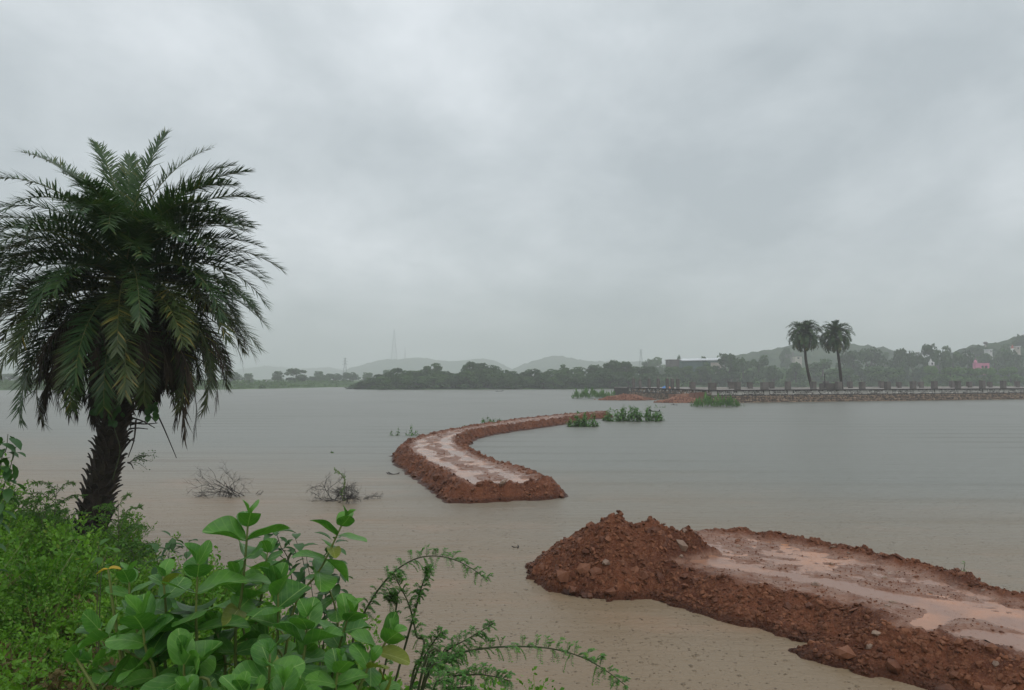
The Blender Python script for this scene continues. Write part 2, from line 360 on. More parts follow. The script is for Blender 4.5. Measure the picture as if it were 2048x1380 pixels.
def make_calo(name, c1, c2, vein):
    m = mat(name); t = NT(m); oi = t.n('ShaderNodeObjectInfo').outputs['Random']
    uv = t.n('ShaderNodeAttribute', attribute_name='lf').outputs['Vector']; s = t.n('ShaderNodeSeparateXYZ', {0: uv}); U, V = s.outputs[0], s.outputs[1]
    aU = t.math('ABSOLUTE', U)
    mid = t.math('SUBTRACT', 1.0, t.ss(aU, 0.012, 0.045))
    w = t.math('FRACT', t.math('MULTIPLY', t.math('SUBTRACT', V, t.math('MULTIPLY', aU, 0.45)), 5.0))
    side = t.math('SUBTRACT', 1.0, t.ss(t.math('ABSOLUTE', t.math('SUBTRACT', w, 0.5)), 0.02, 0.10))
    f = t.math('ADD', t.math('MULTIPLY', oi, 0.65), t.math('MULTIPLY', t.ss(t.noise(28, 4, 0.6, t.pos()), 0.3, 0.7), 0.35))
    col = t.mix(f, c1, c2)
    col = t.mix(t.math('MAXIMUM', t.math('MULTIPLY', mid, 0.85), t.math('MULTIPLY', side, 0.20)), col, vein)
    bl = t.noise(110, 3, 0.6, t.pos())
    nb = t.bump(t.math('ADD', side, t.math('MULTIPLY', bl, 0.5)), 0.3, 0.002)
    p = t.pbsdf(col, 0.38, 0.3, nb)
    tr = t.n('ShaderNodeBsdfTranslucent', {'Color': t.mix(1.0, col, (1.3, 1.5, 0.7), 'MULTIPLY')}).outputs[0]
    t.out(t.n('ShaderNodeMixShader', {0: 0.25, 1: p, 2: tr}).outputs[0]); return m
M['calo'] = make_calo('broad_leaf', (0.042, 0.140, 0.024), (0.132, 0.310, 0.046), (0.28, 0.42, 0.13))
M['calo_yellow'] = make_calo('broad_leaf_yellow', (0.34, 0.24, 0.03), (0.52, 0.34, 0.03), (0.55, 0.45, 0.12))
M['calo_olive'] = make_calo('broad_leaf_olive', (0.15, 0.19, 0.03), (0.24, 0.26, 0.04), (0.36, 0.38, 0.12))
M['concrete'] = simple('grey_concrete', (0.09, 0.078, 0.070), (0.17, 0.15, 0.135), 1.2, 0.85, 0.4, 0.03, 0.3)
M['deck'] = simple('terrace_slab', (0.16, 0.135, 0.12), (0.27, 0.24, 0.21), 0.5, 0.6, 0.3, 0.03, 0.0)
M['pale'] = simple('pale_plaster', (0.33, 0.31, 0.28), (0.48, 0.45, 0.41), 1.0, 0.8, 0.3, 0.02, 0.3)
M['wallcore'] = simple('wall_mortar', (0.03, 0.027, 0.024), (0.07, 0.06, 0.05), 2, 0.9, 0.6, 0.03, 0.0)
M['wstone'] = simple('white_stone', (0.20, 0.18, 0.16), (0.70, 0.67, 0.62), 3, 0.7, 0.3, 0.02, 0.8)
M['bstone'] = simple('brown_stone', (0.07, 0.050, 0.040), (0.40, 0.28, 0.19), 3, 0.7, 0.3, 0.02, 0.85)
M['brick'] = simple('brick_rubble', (0.17, 0.07, 0.045), (0.44, 0.22, 0.14), 6, 0.75, 0, 0.02, 0.85)
M['rust'] = simple('rebar', (0.16, 0.12, 0.10), (0.42, 0.38, 0.34), 6, 0.7, 0, 0.01, 0.5)
M['steel'] = simple('galvanised_steel', (0.17, 0.18, 0.19), (0.24, 0.25, 0.26), 1, 0.5, 0, 0.01, 0.2)
M['white'] = simple('white_paint', (0.55, 0.54, 0.52), (0.75, 0.74, 0.72), 0.6, 0.7, 0, 0.01, 0.2)
M['pink'] = simple('pink_paint', (0.60, 0.19, 0.31), (0.72, 0.28, 0.40), 0.6, 0.7, 0, 0.01, 0.2)
M['cream'] = simple('cream_plaster', (0.40, 0.36, 0.31), (0.55, 0.50, 0.44), 0.4, 0.8, 0, 0.01, 0.2)
M['teal'] = simple('teal_wall', (0.07, 0.13, 0.12), (0.11, 0.17, 0.15), 0.4, 0.8, 0, 0.01, 0.2)
M['roof'] = simple('sheet_roof', (0.60, 0.62, 0.64), (0.74, 0.76, 0.78), 0.4, 0.5, 0, 0.01, 0.2)
M['darkroof'] = simple('dark_roof', (0.10, 0.09, 0.09), (0.17, 0.15, 0.14), 0.4, 0.7, 0, 0.01, 0.2)
M['glass'] = simple('dark_window', (0.03, 0.035, 0.04), (0.05, 0.055, 0.06), 0.5, 0.2, 0, 0.01, 0.2)
M['red'] = simple('red_paint', (0.40, 0.08, 0.06), (0.50, 0.12, 0.08), 0.6, 0.7, 0, 0.01, 0.2)
M['blue'] = simple('blue_sheet', (0.06, 0.18, 0.45), (0.12, 0.30, 0.62), 1.5, 0.4, 0.4, 0.05, 0.3)
M['orange'] = simple('orange_sheet', (0.50, 0.18, 0.07), (0.62, 0.26, 0.12), 1.5, 0.5, 0.4, 0.05, 0.3)

# ================================================================== THE SETTING
# ------------------------------------------------------------------ ground (banks, lake bed, far shores)
SHORE = [(-160, 90), (-45, 30), (-20, 18.5), (-11, 14.6), (-8, 13.6), (-6.2, 12.6), (-5.0, 11.2), (-3.9, 9.7), (-2.6, 8.3), (-1.4, 7.1), (-0.4, 6.2), (0.8, 5.6), (3, 4.6), (5.5, 4.6),
         (8, 5.2), (11, 6.4), (20, 5), (160, 10), (160, -160), (-160, -160)]
far_px = [(-700, 783), (-200, 781), (0, 780.5), (430, 779.5), (560, 777), (660, 774.5), (704, 774), (709, 778.5), (760, 779.5), (900, 779), (1100, 778.6), (1258, 778), (1400, 776), (1600, 775), (1800, 774), (2048, 773), (2600, 773)]
FAR = [tuple(G(px, py)[:2]) for px, py in far_px]
FARPOLY = [(-2600, FAR[0][1])] + FAR + [(2600, FAR[-1][1]), (2600, 2600), (-2600, 2600)]
def near_h(X, Y):
    sd = sdpoly(X, Y, SHORE); b = 1.75 * (1 - np.exp(-np.maximum(sd, 0) * 0.30))
    b = b * (1 - 0.10 * sstep(-2, -9, X) * sstep(4, 12, Y))
    return np.where(sd > 0, b + 0.05 * fbm(X * 0.9, Y * 0.9, 3, 5) * sstep(0, 1, sd), np.maximum(sd * 0.35, -1.4))
def ground_h(X, Y):
    sd = sdpoly(X, Y, FARPOLY)
    f = np.minimum(np.maximum(sd, 0) * 0.10, 1.8) + 0.5 * fbm(X * 0.02, Y * 0.02, 3, 9) * sstep(10, 60, sd)
    right = sstep(45, 130, X) * sstep(0, 75, sd); f = f + right * 5.0 + sstep(70, 200, X) * sstep(60, 160, sd) * 4.0
    f = np.maximum(f, np.minimum(sd, 8) * 0.07); z = np.where(sd > 0, f, np.maximum(sd * 0.05, -1.4))
    return np.where(Y < 120, near_h(X, Y), z)
u = np.linspace(-1, 1, 321); gx = np.sinh(u * 6.2) / np.sinh(6.2) * 2400
w = np.linspace(0, 1, 421); gy = -60 + np.sinh(w * 4.8) / np.sinh(4.8) * 2460
GX, GY = np.meshgrid(gx, gy, indexing='ij'); GZ = ground_h(GX, GY)
mb = MB(); mb.add(np.stack([GX, GY, GZ], -1).reshape(-1, 3), grid_faces(len(gx), len(gy)), 0, 0.5)
build(mb, 'ground', M['ground'], smooth=True, kind='structure')
mb = MB(); xs = np.linspace(-900, 900, 41); ys = np.linspace(-40, 700, 41); XX, YY = np.meshgrid(xs, ys, indexing='ij')
mb.add(np.stack([XX, YY, XX * 0], -1).reshape(-1, 3), grid_faces(41, 41), 0, 0.5)
build(mb, 'water', M['water'], kind='structure')

# ------------------------------------------------------------------ hills
def hill(prof, Y, depth, seed, canopy=1.4, cell=7.0):
    P = np.array([D(px, py, Y) for px, py in prof]); x0, x1 = P[0, 0], P[-1, 0]
    nx, ny = max(24, int((x1 - x0) / cell * 1.6)), max(16, int(depth / cell))
    xs = np.linspace(x0, x1, nx); vs = np.linspace(-1, 1, ny); XX, VV = np.meshgrid(xs, vs, indexing='ij')
    top = np.interp(xs, P[:, 0], P[:, 2]); top = np.convolve(np.pad(top, 2, 'edge'), np.ones(5) / 5, 'valid')
    ZZ = top[:, None] * np.cos(VV * np.pi / 2) ** 0.8 * (1 + 0.05 * fbm(XX / 60, VV * depth / 120, 3, seed))
    YY = Y + VV * depth / 2 + 8 * fbm(XX / 80, VV * 2, 2, seed + 3)
    ZZ = ZZ + canopy * (np.abs(fbm(XX / 11, YY / 11, 3, seed + 8)) * 1.7 + RNG.random(XX.shape) * 0.5) - 0.6 - canopy * 0.6
    mb = MB(); mb.add(np.stack([XX, YY, ZZ], -1).reshape(-1, 3), grid_faces(nx, ny), 0, 0.5)
    return build(mb, 'hill', M['hill'], kind='structure')
hill([(690, 757), (702, 738), (730, 729), (754, 722), (778, 719), (810, 717), (839, 715), (864, 719), (900, 723), (935, 721), (970, 716), (990, 722), (1010, 731), (1035, 745), (1050, 757)], 1780, 420, 1, 2.6, 13)
hill([(1000, 757), (1026, 736), (1045, 729), (1063, 723), (1085, 717), (1107, 710), (1126, 712), (1148, 718), (1170, 723), (1190, 723), (1250, 724), (1300, 723), (1340, 731), (1390, 757)], 1500, 380, 2, 2.4, 11)
hill([(380, 757), (440, 744), (500, 736), (540, 732), (560, 734), (590, 738), (630, 736), (655, 735), (690, 741), (760, 757)], 2200, 380, 3, 3, 16)
hill([(-260, 757), (-150, 736), (0, 730), (120, 738), (230, 744), (330, 757)], 1800, 400, 7, 2.4, 14)
hill([(1380, 757), (1440, 722), (1475, 710), (1528, 699), (1577, 691), (1630, 688), (1670, 690), (1704, 687), (1735, 690), (1756, 696), (1775, 706), (1820, 715), (1860, 730), (1900, 757)], 560, 180, 4, 2.2, 6)
hill([(1770, 757), (1840, 724), (1880, 712), (1917, 702), (1945, 694), (1990, 690), (2015, 684), (2050, 678), (2120, 668), (2250, 664), (2400, 690), (2500, 757)], 400, 130, 5, 1.8, 5)

# ------------------------------------------------------------------ rough stones shared by the fills and the wall
def rock_mesh(name, seed, flat, mt, size=1.0):
    r = np.random.default_rng(seed); a = (1 + 5 ** .5) / 2
    V = np.array([(-1, a, 0), (1, a, 0), (-1, -a, 0), (1, -a, 0), (0, -1, a), (0, 1, a), (0, -1, -a), (0, 1, -a), (a, 0, -1), (a, 0, 1), (-a, 0, -1), (-a, 0, 1)]) / 1.9
    F = np.array([(0, 11, 5), (0, 5, 1), (0, 1, 7), (0, 7, 10), (0, 10, 11), (1, 5, 9), (5, 11, 4), (11, 10, 2), (10, 7, 6), (7, 1, 8), (3, 9, 4), (3, 4, 2), (3, 2, 6), (3, 6, 8), (3, 8, 9), (4, 9, 5), (2, 4, 11), (6, 2, 10), (8, 6, 7), (9, 8, 1)])
    V = V * r.uniform(0.62, 1.2, (12, 1)); V = V + r.normal(0, 0.09, V.shape)
    V = np.clip(V, -r.uniform(0.6, 0.85, 3), r.uniform(0.6, 0.85, 3))            # broken flat faces
    V = V * np.array([1, r.uniform(0.6, 0.9), flat]) * size
    mb = MB(); mb.add(V, F, 0, r.random()); return mb.mesh(name, mt), V, F
ROCKS = [rock_mesh('stone', 100 + k, f, M['stone_red']) for k, f in enumerate((0.5, 0.3, 0.65, 0.4, 0.8, 0.22))]
TANROCKS = [rock_mesh('stone', 140 + k, f, M['stone_tan']) for k, f in enumerate((0.5, 0.35, 0.6))]

# ------------------------------------------------------------------ the two runs of red fill
def rock_field(parent, hfun, pts, sizes, tan=0.12, tilt=0.5, sink=0.25):
    """stones as parts of the fill, bedded into its surface"""
    e = 0.04; X, Y = pts[:, 0], pts[:, 1]; Z = hfun(X, Y)
    nx, ny = -(hfun(X + e, Y) - Z) / e, -(hfun(X, Y + e) - Z) / e
    for k in range(len(pts)):
        me = (random.choice(TANROCKS) if random.random() < tan else random.choice(ROCKS))[0]
        o = link('stone', me, parent); n = Vector((np.clip(nx[k], -1, 1), np.clip(ny[k], -1, 1), 1)).normalized()
        n = (n + Vector((random.gauss(0, tilt * .5), random.gauss(0, tilt * .5), 0))).normalized()
        o.rotation_mode = 'QUATERNION'; o.rotation_quaternion = n.to_track_quat('Z', 'Y') @ Matrix.Rotation(random.random() * 6.28, 3, 'Z').to_quaternion()
        s = sizes[k]; o.scale = (s, s, s); o.location = Vector((X[k], Y[k], Z[k])) + n * s * (0.3 - sink)
def gravel_field(parent, hfun, pts, sizes, name='gravel'):
    e = 0.03; X, Y = pts[:, 0], pts[:, 1]; Z = hfun(X, Y); mb = MB()
    N = np.stack([-(hfun(X + e, Y) - Z) / e, -(hfun(X, Y + e) - Z) / e, np.ones(len(X))], -1)
    N = unit(np.clip(N, -1.2, 1.2) + RNG.normal(0, 0.45, N.shape)); R_ = frames(N, RNG.random(len(X)) * 6.28)
    O = np.stack([X, Y, Z], -1) + N * sizes[:, None] * 0.08
    which = RNG.integers(0, len(ROCKS), len(X))
    for k, (_, V, F) in enumerate(ROCKS):
        m = which == k
        # eight-sided chip from the twelve-point stone: keep it cheap
        mb.inst(V, F, R_[m] * sizes[m][:, None, None], O[m])
    return build(mb, name, M['gravel'], parent, kind='stuff', world=False)
def heightfield(name, bbox, step, hfun, mt, zmin, silt, **k):
    xs = np.arange(bbox[0], bbox[1], step); ys = np.arange(bbox[2], bbox[3], step); XX, YY = np.meshgrid(xs, ys, indexing='ij'); ZZ = hfun(XX, YY)
    V, F = compact(np.stack([XX, YY, ZZ], -1).reshape(-1, 3), grid_faces(len(xs), len(ys), ZZ > zmin))
    mb = MB(); mb.add(V, F, 0, 0.5); o = build(mb, name, mt, None, smooth=True, **k)
    sl = silt(V[:, 0], V[:, 1], V[:, 2]); a = o.data.attributes.new('silt', 'FLOAT', 'POINT'); a.data.foreach_set('value', sl.astype(np.float32)); return o
def sample(n, bbox, ok):
    out = []; tot = 0
    while tot < n:
        p = np.stack([RNG.uniform(bbox[0], bbox[1], n * 3), RNG.uniform(bbox[2], bbox[3], n * 3)], -1); p = p[ok(p[:, 0], p[:, 1])]; out.append(p); tot += len(p)
        if len(p) == 0: break
    return np.concatenate(out)[:n]

# near fill: spoil heap at its tip, wheel ruts with standing water behind
N_EDGE = [tuple(G(*p)[:2]) for p in ((1048, 1138), (1075, 1155), (1130, 1160), (1200, 1170), (1270, 1185), (1350, 1213), (1440, 1240), (1530, 1262), (1600, 1283), (1640, 1292), (1610, 1296), (1586, 1302), (1625, 1322), (1700, 1342), (1790, 1362), (1860, 1380))]
N_EDGE += [(5.3, 6.9), (6.4, 6.1), (8.2, 5.4), (11.5, 7.4)]
N_EDGE += [(9.2, 8.7), tuple(G(2200, 1262)[:2]), tuple(G(2048, 1220)[:2]), tuple(G(1940, 1182)[:2]), tuple(G(1800, 1145)[:2]), tuple(G(1650, 1112)[:2]), tuple(G(1500, 1088)[:2]), tuple(G(1400, 1080)[:2]), tuple(G(1330, 1068)[:2]), tuple(G(1240, 1064)[:2]), tuple(G(1150, 1085)[:2]), tuple(G(1085, 1112)[:2])]
N_LINE = [(0.6, 12.9), (2.5, 12.1), (4.2, 10.6), (5.6, 9.1), (7.2, 7.6), (9.5, 7.0)]
N_LEVEL = 0.33
def near_sd(X, Y): return sdpoly(X + 0.10 * fbm(X * 2.2, Y * 2.2, 3, 21), Y + 0.10 * fbm(X * 2.2, Y * 2.2, 3, 22), N_EDGE)
def near_fill(X, Y):
    sd = near_sd(X, Y)
    U, V = polyline_uv(X, Y, N_LINE)
    flank = np.where(sd > 0, sstep(-0.15, 0.75, sd) * N_LEVEL * 1.0, np.maximum(sd * 0.5, -0.5))
    berm_far = 0.13 * np.exp(-((sd - 0.55) / 0.25) ** 2) * sstep(0.2, 1.0, V) * (0.7 + 0.6 * fbm(U * 1.2, U * 0, 2, 31))
    berm_near = 0.040 * np.exp(-((sd - 0.80) / 0.22) ** 2) * sstep(0.2, -0.6, V)
    Vw = V + 0.12 * fbm(U * 0.5, V * 0.5, 2, 33)
    rut = -0.060 * np.exp(-((Vw + 0.62) / 0.25) ** 2) - 0.055 * np.exp(-((Vw - 0.55) / 0.17) ** 2) + 0.02 * np.exp(-((Vw) / 0.2) ** 2)
    top = sstep(0.8, 1.3, sd)
    z = flank + berm_far + berm_near + top * (0.75 * rut + 0.026 * fbm(U * 0.7, V * 2.0, 4, 35, 0.55) + 0.010 * fbm(X * 6, Y * 6, 3, 37))
    # cross ridge scraped up near the frame's right side and a low lip
    d = -(X - 4.95) * 0.45 + (Y - 8.85) * 0.89 + 0.08 * fbm(X * 2, Y * 2, 2, 39); c = (X - 4.95) * 0.89 + (Y - 8.85) * 0.45
    z = z + (0.022 * (1 + 0.9 * fbm(X * 4, Y * 4, 3, 38)) * np.exp(-(d / 0.11) ** 2) - 0.06 * np.exp(-((d - 0.27) / 0.10) ** 2)) * sstep(-1.2, -0.8, c) * sstep(1.15, 0.8, c) * top
    z = z - 0.07 * np.exp(-(((X - 5.75) / 0.75) ** 2 + ((Y - 8.15) / 0.55) ** 2)) * top - 0.05 * np.exp(-(((X - 6.6) / 0.9) ** 2 + ((Y - 8.3) / 0.6) ** 2)) * top
    rough = sstep(0, 0.25, sd) * (1 - 0.75 * top)
    z = z + rough * (0.055 * fbm(X * 2.6, Y * 2.6, 4, 41, 0.6) + 0.022 * np.abs(fbm(X * 13, Y * 13, 3, 43, 0.6)))
    for (mx, my, mz, r1) in ((1.66, 12.40, 1.03, 1.22), (1.08, 12.55, 0.52, 0.74), (1.58, 12.02, 0.58, 0.72), (2.2, 12.05, 0.42, 0.75)):
        q = np.hypot(X - mx, (Y - my) * 1.15) + 0.16 * fbm(X * 2.1, Y * 2.1, 3, 51)
        cone = mz - q * mz / r1 * 0.92
        lump = 0.085 * fbm(X * 3.2, Y * 3.2, 4, 55, 0.62) + 0.05 * np.abs(fbm(X * 9, Y * 9, 3, 57, 0.65))
        z = np.maximum(z, np.where(cone > -0.2, cone + lump, -9))
    # crest running back from the peak
    tt = np.clip(((X - 1.7) * 1.35 + (Y - 12.42) * 0.45) / (1.35 ** 2 + 0.45 ** 2), 0, 1); q = np.hypot(X - 1.7 - 1.35 * tt, Y - 12.42 - 0.45 * tt) + 0.12 * fbm(X * 2.4, Y * 2.4, 3, 58)
    crest = 0.97 - 0.24 * tt - 0.06 * np.sin(tt * 9) - q * 0.85
    return np.maximum(z, np.where(crest > -0.2, crest + 0.07 * fbm(X * 3.2, Y * 3.2, 4, 59, 0.62) + 0.04 * np.abs(fbm(X * 9, Y * 9, 3, 57, 0.65)), -9))
NB = (-0.4, 11.2, 5.0, 14.6)
near_road = heightfield('causeway', NB, 0.028, near_fill, M['mud'], -0.28, lambda X, Y, Z: sstep(0.65, 1.0, near_sd(X, Y)) * sstep(N_LEVEL + 0.10, N_LEVEL + 0.02, Z), kind='structure', label='near run of red earth fill with a spoil heap at its tip')
def sheet(name, poly, z, mt, sdf, inset, step=0.1, **k):
    P = np.array(poly); xs = np.arange(P[:, 0].min(), P[:, 0].max(), step); ys = np.arange(P[:, 1].min(), P[:, 1].max(), step); XX, YY = np.meshgrid(xs, ys, indexing='ij')
    keep = (sdf(XX, YY) > inset).ravel(); F = grid_faces(len(xs), len(ys)); F = F[keep[F].all(1)]
    V, F = compact(np.stack([XX, YY, XX * 0 + z], -1).reshape(-1, 3), F)
    mb = MB(); mb.add(V, F, 0, 0.5); return build(mb, name, mt, None, **k)
sheet('puddle', N_EDGE, N_LEVEL - 0.004, M['puddle'], near_sd, 0.93, kind='structure')
okN = lambda X, Y: (near_fill(X, Y) > 0.02) & (sdpoly(X, Y, N_EDGE) > -0.8)
flankN = lambda X, Y: okN(X, Y) & ((sdpoly(X, Y, N_EDGE) < 0.75) | (near_fill(X, Y) > 0.48)) & (X < 8.3) & (X / Y < 0.80)
topN = lambda X, Y: okN(X, Y) & (sdpoly(X, Y, N_EDGE) > 0.8) & (near_fill(X, Y) > N_LEVEL) & (X < 8.3)
p = sample(150, NB, flankN); rock_field(near_road, near_fill, p, 0.05 + 0.09 * RNG.random(len(p)) ** 2.5, 0.06)
p = sample(45, NB, topN); rock_field(near_road, near_fill, p, 0.035 + 0.05 * RNG.random(len(p)) ** 2, 0.3, 0.2, 0.3)
p = sample(34, (0.3, 3.0, 11.0, 13.2), flankN); rock_field(near_road, near_fill, p, 0.07 + 0.11 * RNG.random(len(p)) ** 2, 0.06, 0.8, 0.25)
p = np.array([[4.55, 7.9], [5.1, 7.35], [5.45, 7.2], [5.6, 6.95], [4.9, 7.75], [3.85, 8.75], [1.15, 11.75], [1.3, 11.65]]); rock_field(near_road, near_fill, p, np.array([.16, .17, .2, .22, .12, .17, .16, .14]), 0.1, 0.4, 0.2)
p = sample(16000, NB, flankN); gravel_field(near_road, near_fill, p, 0.007 + 0.060 * RNG.random(len(p)) ** 6)
p = sample(1800, NB, topN); gravel_field(near_road, near_fill, p, 0.008 + 0.016 * RNG.random(len(p)) ** 2)

# far fill: the bend out in the lake
lf = [(887, 1006), (862, 985), (845, 972), (812, 948), (786, 930), (780, 912), (795, 898), (830, 886), (890, 872), (960, 859), (1040, 847), (1110, 839), (1180, 833), (1225, 831)]
rt = [(1225, 836), (1190, 839), (1150, 846), (1100, 854), (1040, 862), (990, 870), (955, 879), (938, 891), (945, 905), (968, 920), (1000, 936), (1040, 951), (1075, 962), (1110, 976), (1138, 990), (1128, 997), (1040, 1003), (960, 1006)]
F_EDGE = [tuple(G(*p)[:2]) for p in lf + rt]
F_LINE = [(-0.2, 20.3)] + [tuple(((G(*a) + G(*b)) / 2)[:2]) for a, b in (((845, 972), (1075, 962)), ((812, 948), (1000, 936)), ((784, 920), (950, 908)), ((795, 898), (938, 891)), ((830, 886), (955, 879)), ((890, 872), (990, 870)), ((960, 859), (1040, 862)), ((1040, 847), (1100, 854)), ((1180, 833), (1190, 839)))]
F_LEVEL = 0.40
def far_sd(X, Y): return sdpoly(X + 0.16 * fbm(X * 1.3, Y * 1.3, 3, 61), Y + 0.16 * fbm(X * 1.3, Y * 1.3, 3, 62), F_EDGE)
def far_fill(X, Y):
    sd = far_sd(X, Y); U, V = polyline_uv(X, Y, F_LINE)
    lev = F_LEVEL
    z = np.where(sd > 0, sstep(0, 0.62, sd) * lev * 1.0, np.maximum(sd * 0.5, -0.5))
    top = sstep(0.5, 0.9, sd)
    rut = -0.05 * np.exp(-((V + 0.55) / 0.28) ** 2) - 0.05 * np.exp(-((V - 0.6) / 0.25) ** 2)
    z = z + top * (rut + 0.045 * fbm(U * 0.8, V * 2.0, 4, 64, 0.6) + 0.012 * fbm(X * 5, Y * 5, 3, 66)) + 0.04 * np.exp(-((sd - 0.60) / 0.2) ** 2) * (1 + 0.5 * fbm(U, V, 2, 67))
    return z + sstep(0, 0.25, sd) * (1 - 0.75 * top) * (0.10 * fbm(X * 2.2, Y * 2.2, 4, 68, 0.6) + 0.05 * np.abs(fbm(X * 7, Y * 7, 2, 69)))
FB = (-7.0, 9.5, 18.8, 68.5)
far_road = heightfield('causeway', FB, 0.06, far_fill, M['mud'], -0.25, lambda X, Y, Z: sstep(0.5, 0.85, far_sd(X, Y)), kind='structure', label='bending run of red earth fill cut off in the lake')
sheet('puddle', F_EDGE, F_LEVEL - 0.014, M['puddle'], far_sd, 0.62, 0.1, kind='structure')
okF = lambda X, Y: (far_fill(X, Y) > 0.03) & (sdpoly(X, Y, F_EDGE) < 0.8) & (sdpoly(X, Y, F_EDGE) > -0.1)
FBn = (-7.0, 3.0, 18.8, 40)
p = sample(170, FBn, okF); rock_field(far_road, far_fill, p, 0.07 + 0.13 * RNG.random(len(p)) ** 2.2)
p = sample(8500, FB, okF); gravel_field(far_road, far_fill, p, 0.018 + 0.075 * RNG.random(len(p)) ** 4)
p = sample(900, FB, lambda X, Y: (far_fill(X, Y) > F_LEVEL) & (sdpoly(X, Y, F_EDGE) > 0.7)); gravel_field(far_road, far_fill, p, 0.015 + 0.03 * RNG.random(len(p)) ** 2)

# ================================================================== PALMS
def frond_mesh(p0, az, el0, L, bend, nleaf, lmax, width, mats, dead=0.0, side=0.0, seed=0, taper=0.5):
    """one feather leaf: curved rachis with two rows of leaflets"""
    r = np.random.default_rng(seed); n = 15; s = np.linspace(0, 1, n); el = el0 - bend * s ** 1.35; a = az + side * s ** 1.5
    d = np.stack([np.cos(a) * np.cos(el), np.sin(a) * np.cos(el), np.sin(el)], -1)
    P = p0 + np.vstack([[0, 0, 0], np.cumsum((d[:-1] + d[1:]) / 2 * L / (n - 1), 0)])
    mb = MB(); V, F = tube(P, np.interp(s, [0, 0.1, 1], [0.026, 0.014, 0.003]) * L / 2.4, 4, False); mb.add(V, F, 1, 0.5)
    q = np.repeat(np.linspace(0.15, 1, nleaf), 2); sgn = np.tile([1., -1.], nleaf); m = len(q); q = np.clip(q + r.normal(0, 0.006, m), 0.12, 1)
    B = np.stack([np.interp(q, s, P[:, k]) for k in range(3)], -1); T = unit(np.stack([np.interp(q, s, d[:, k]) for k in range(3)], -1))
    aa = np.interp(q, s, a); side_v = np.stack([-np.sin(aa), np.cos(aa), 0 * aa], -1); N = unit(np.cross(T, side_v)); N = np.where(N[:, 2:3] < 0, -N, N) if not dead else N
    alpha = np.interp(q, [0.15, 0.5, 1], [1.10, 0.95, 0.55]) * (1 - 0.45 * dead) + r.normal(0, 0.09, m)
    beta = 0.32 + r.normal(0, 0.30, m) - 0.5 * dead
    dl = T * np.cos(alpha)[:, None] + np.sin(alpha)[:, None] * (side_v * (sgn * np.cos(beta))[:, None] + N * np.sin(beta)[:, None])
    dl = unit(dl - np.array([0, 0, 1.0]) * (dead * 0.8) + r.normal(0, 0.05 + 0.12 * dead, (m, 3)))
    ll = lmax * np.interp(q, [0.12, 0.25, 0.5, 0.8, 1.0], [0.35, 0.85, 1.0, 0.85, taper]) * r.uniform(0.85, 1.1, m)
    wv = unit(np.cross(dl, N)) * (width * (1 - 0.25 * dead)); mid = B + dl * (ll * 0.45)[:, None]; tip = B + dl * ll[:, None] - np.array([0, 0, 1.0]) * (ll * (0.06 + 0.12 * dead))[:, None]
    keep = r.random(m) > 0.22 * dead
    VV = np.stack([B - wv * 0.35, B + wv * 0.35, mid + wv * 0.5, mid - wv * 0.5, tip], 1)[keep]; k = len(VV); b = np.arange(k)[:, None] * 5
    rr = r.random(k) * 0.9
    mb.add(VV.reshape(-1, 3), [b + np.array([[0, 1, 2, 3]]), b + np.array([[3, 2, 4]])], 0, 0.0); mb.r[-2] = rr; mb.r[-1] = rr
    return mb.mesh('frond', mats)

# leaf-base stub
def boot_mesh(kind):
    L, w = ((0.17, 0.085), (0.26, 0.06), (0.13, 0.10))[kind]; r = np.random.default_rng(kind + 3); P = []
    for z, ww, t_, off in ((0, 1.0, 1.0, 0), (0.45, 0.8, 0.8, 0.012), (0.8, 0.5, 0.6, 0.03), (1.0, 0.28, 0.5, 0.052)):
        for sx, sy in ((-1, -1), (1, -1), (1, 1), (-1, 1)):
            P.append((sx * w * ww / 2 + r.normal(0, 0.004), sy * 0.016 * t_ + off + r.normal(0, 0.002), z * L))
    F = [(4 * k + j, 4 * k + (j + 1) % 4, 4 * k + 4 + (j + 1) % 4, 4 * k + 4 + j) for k in range(3) for j in range(4)] + [(12, 13, 14, 15), (3, 2, 1, 0)]
    mb = MB(); mb.add(np.array(P), np.array(F), 0, r.random()); return mb.mesh('leaf_base', M['boot'])
BOOTS = [boot_mesh(k) for k in range(3)]

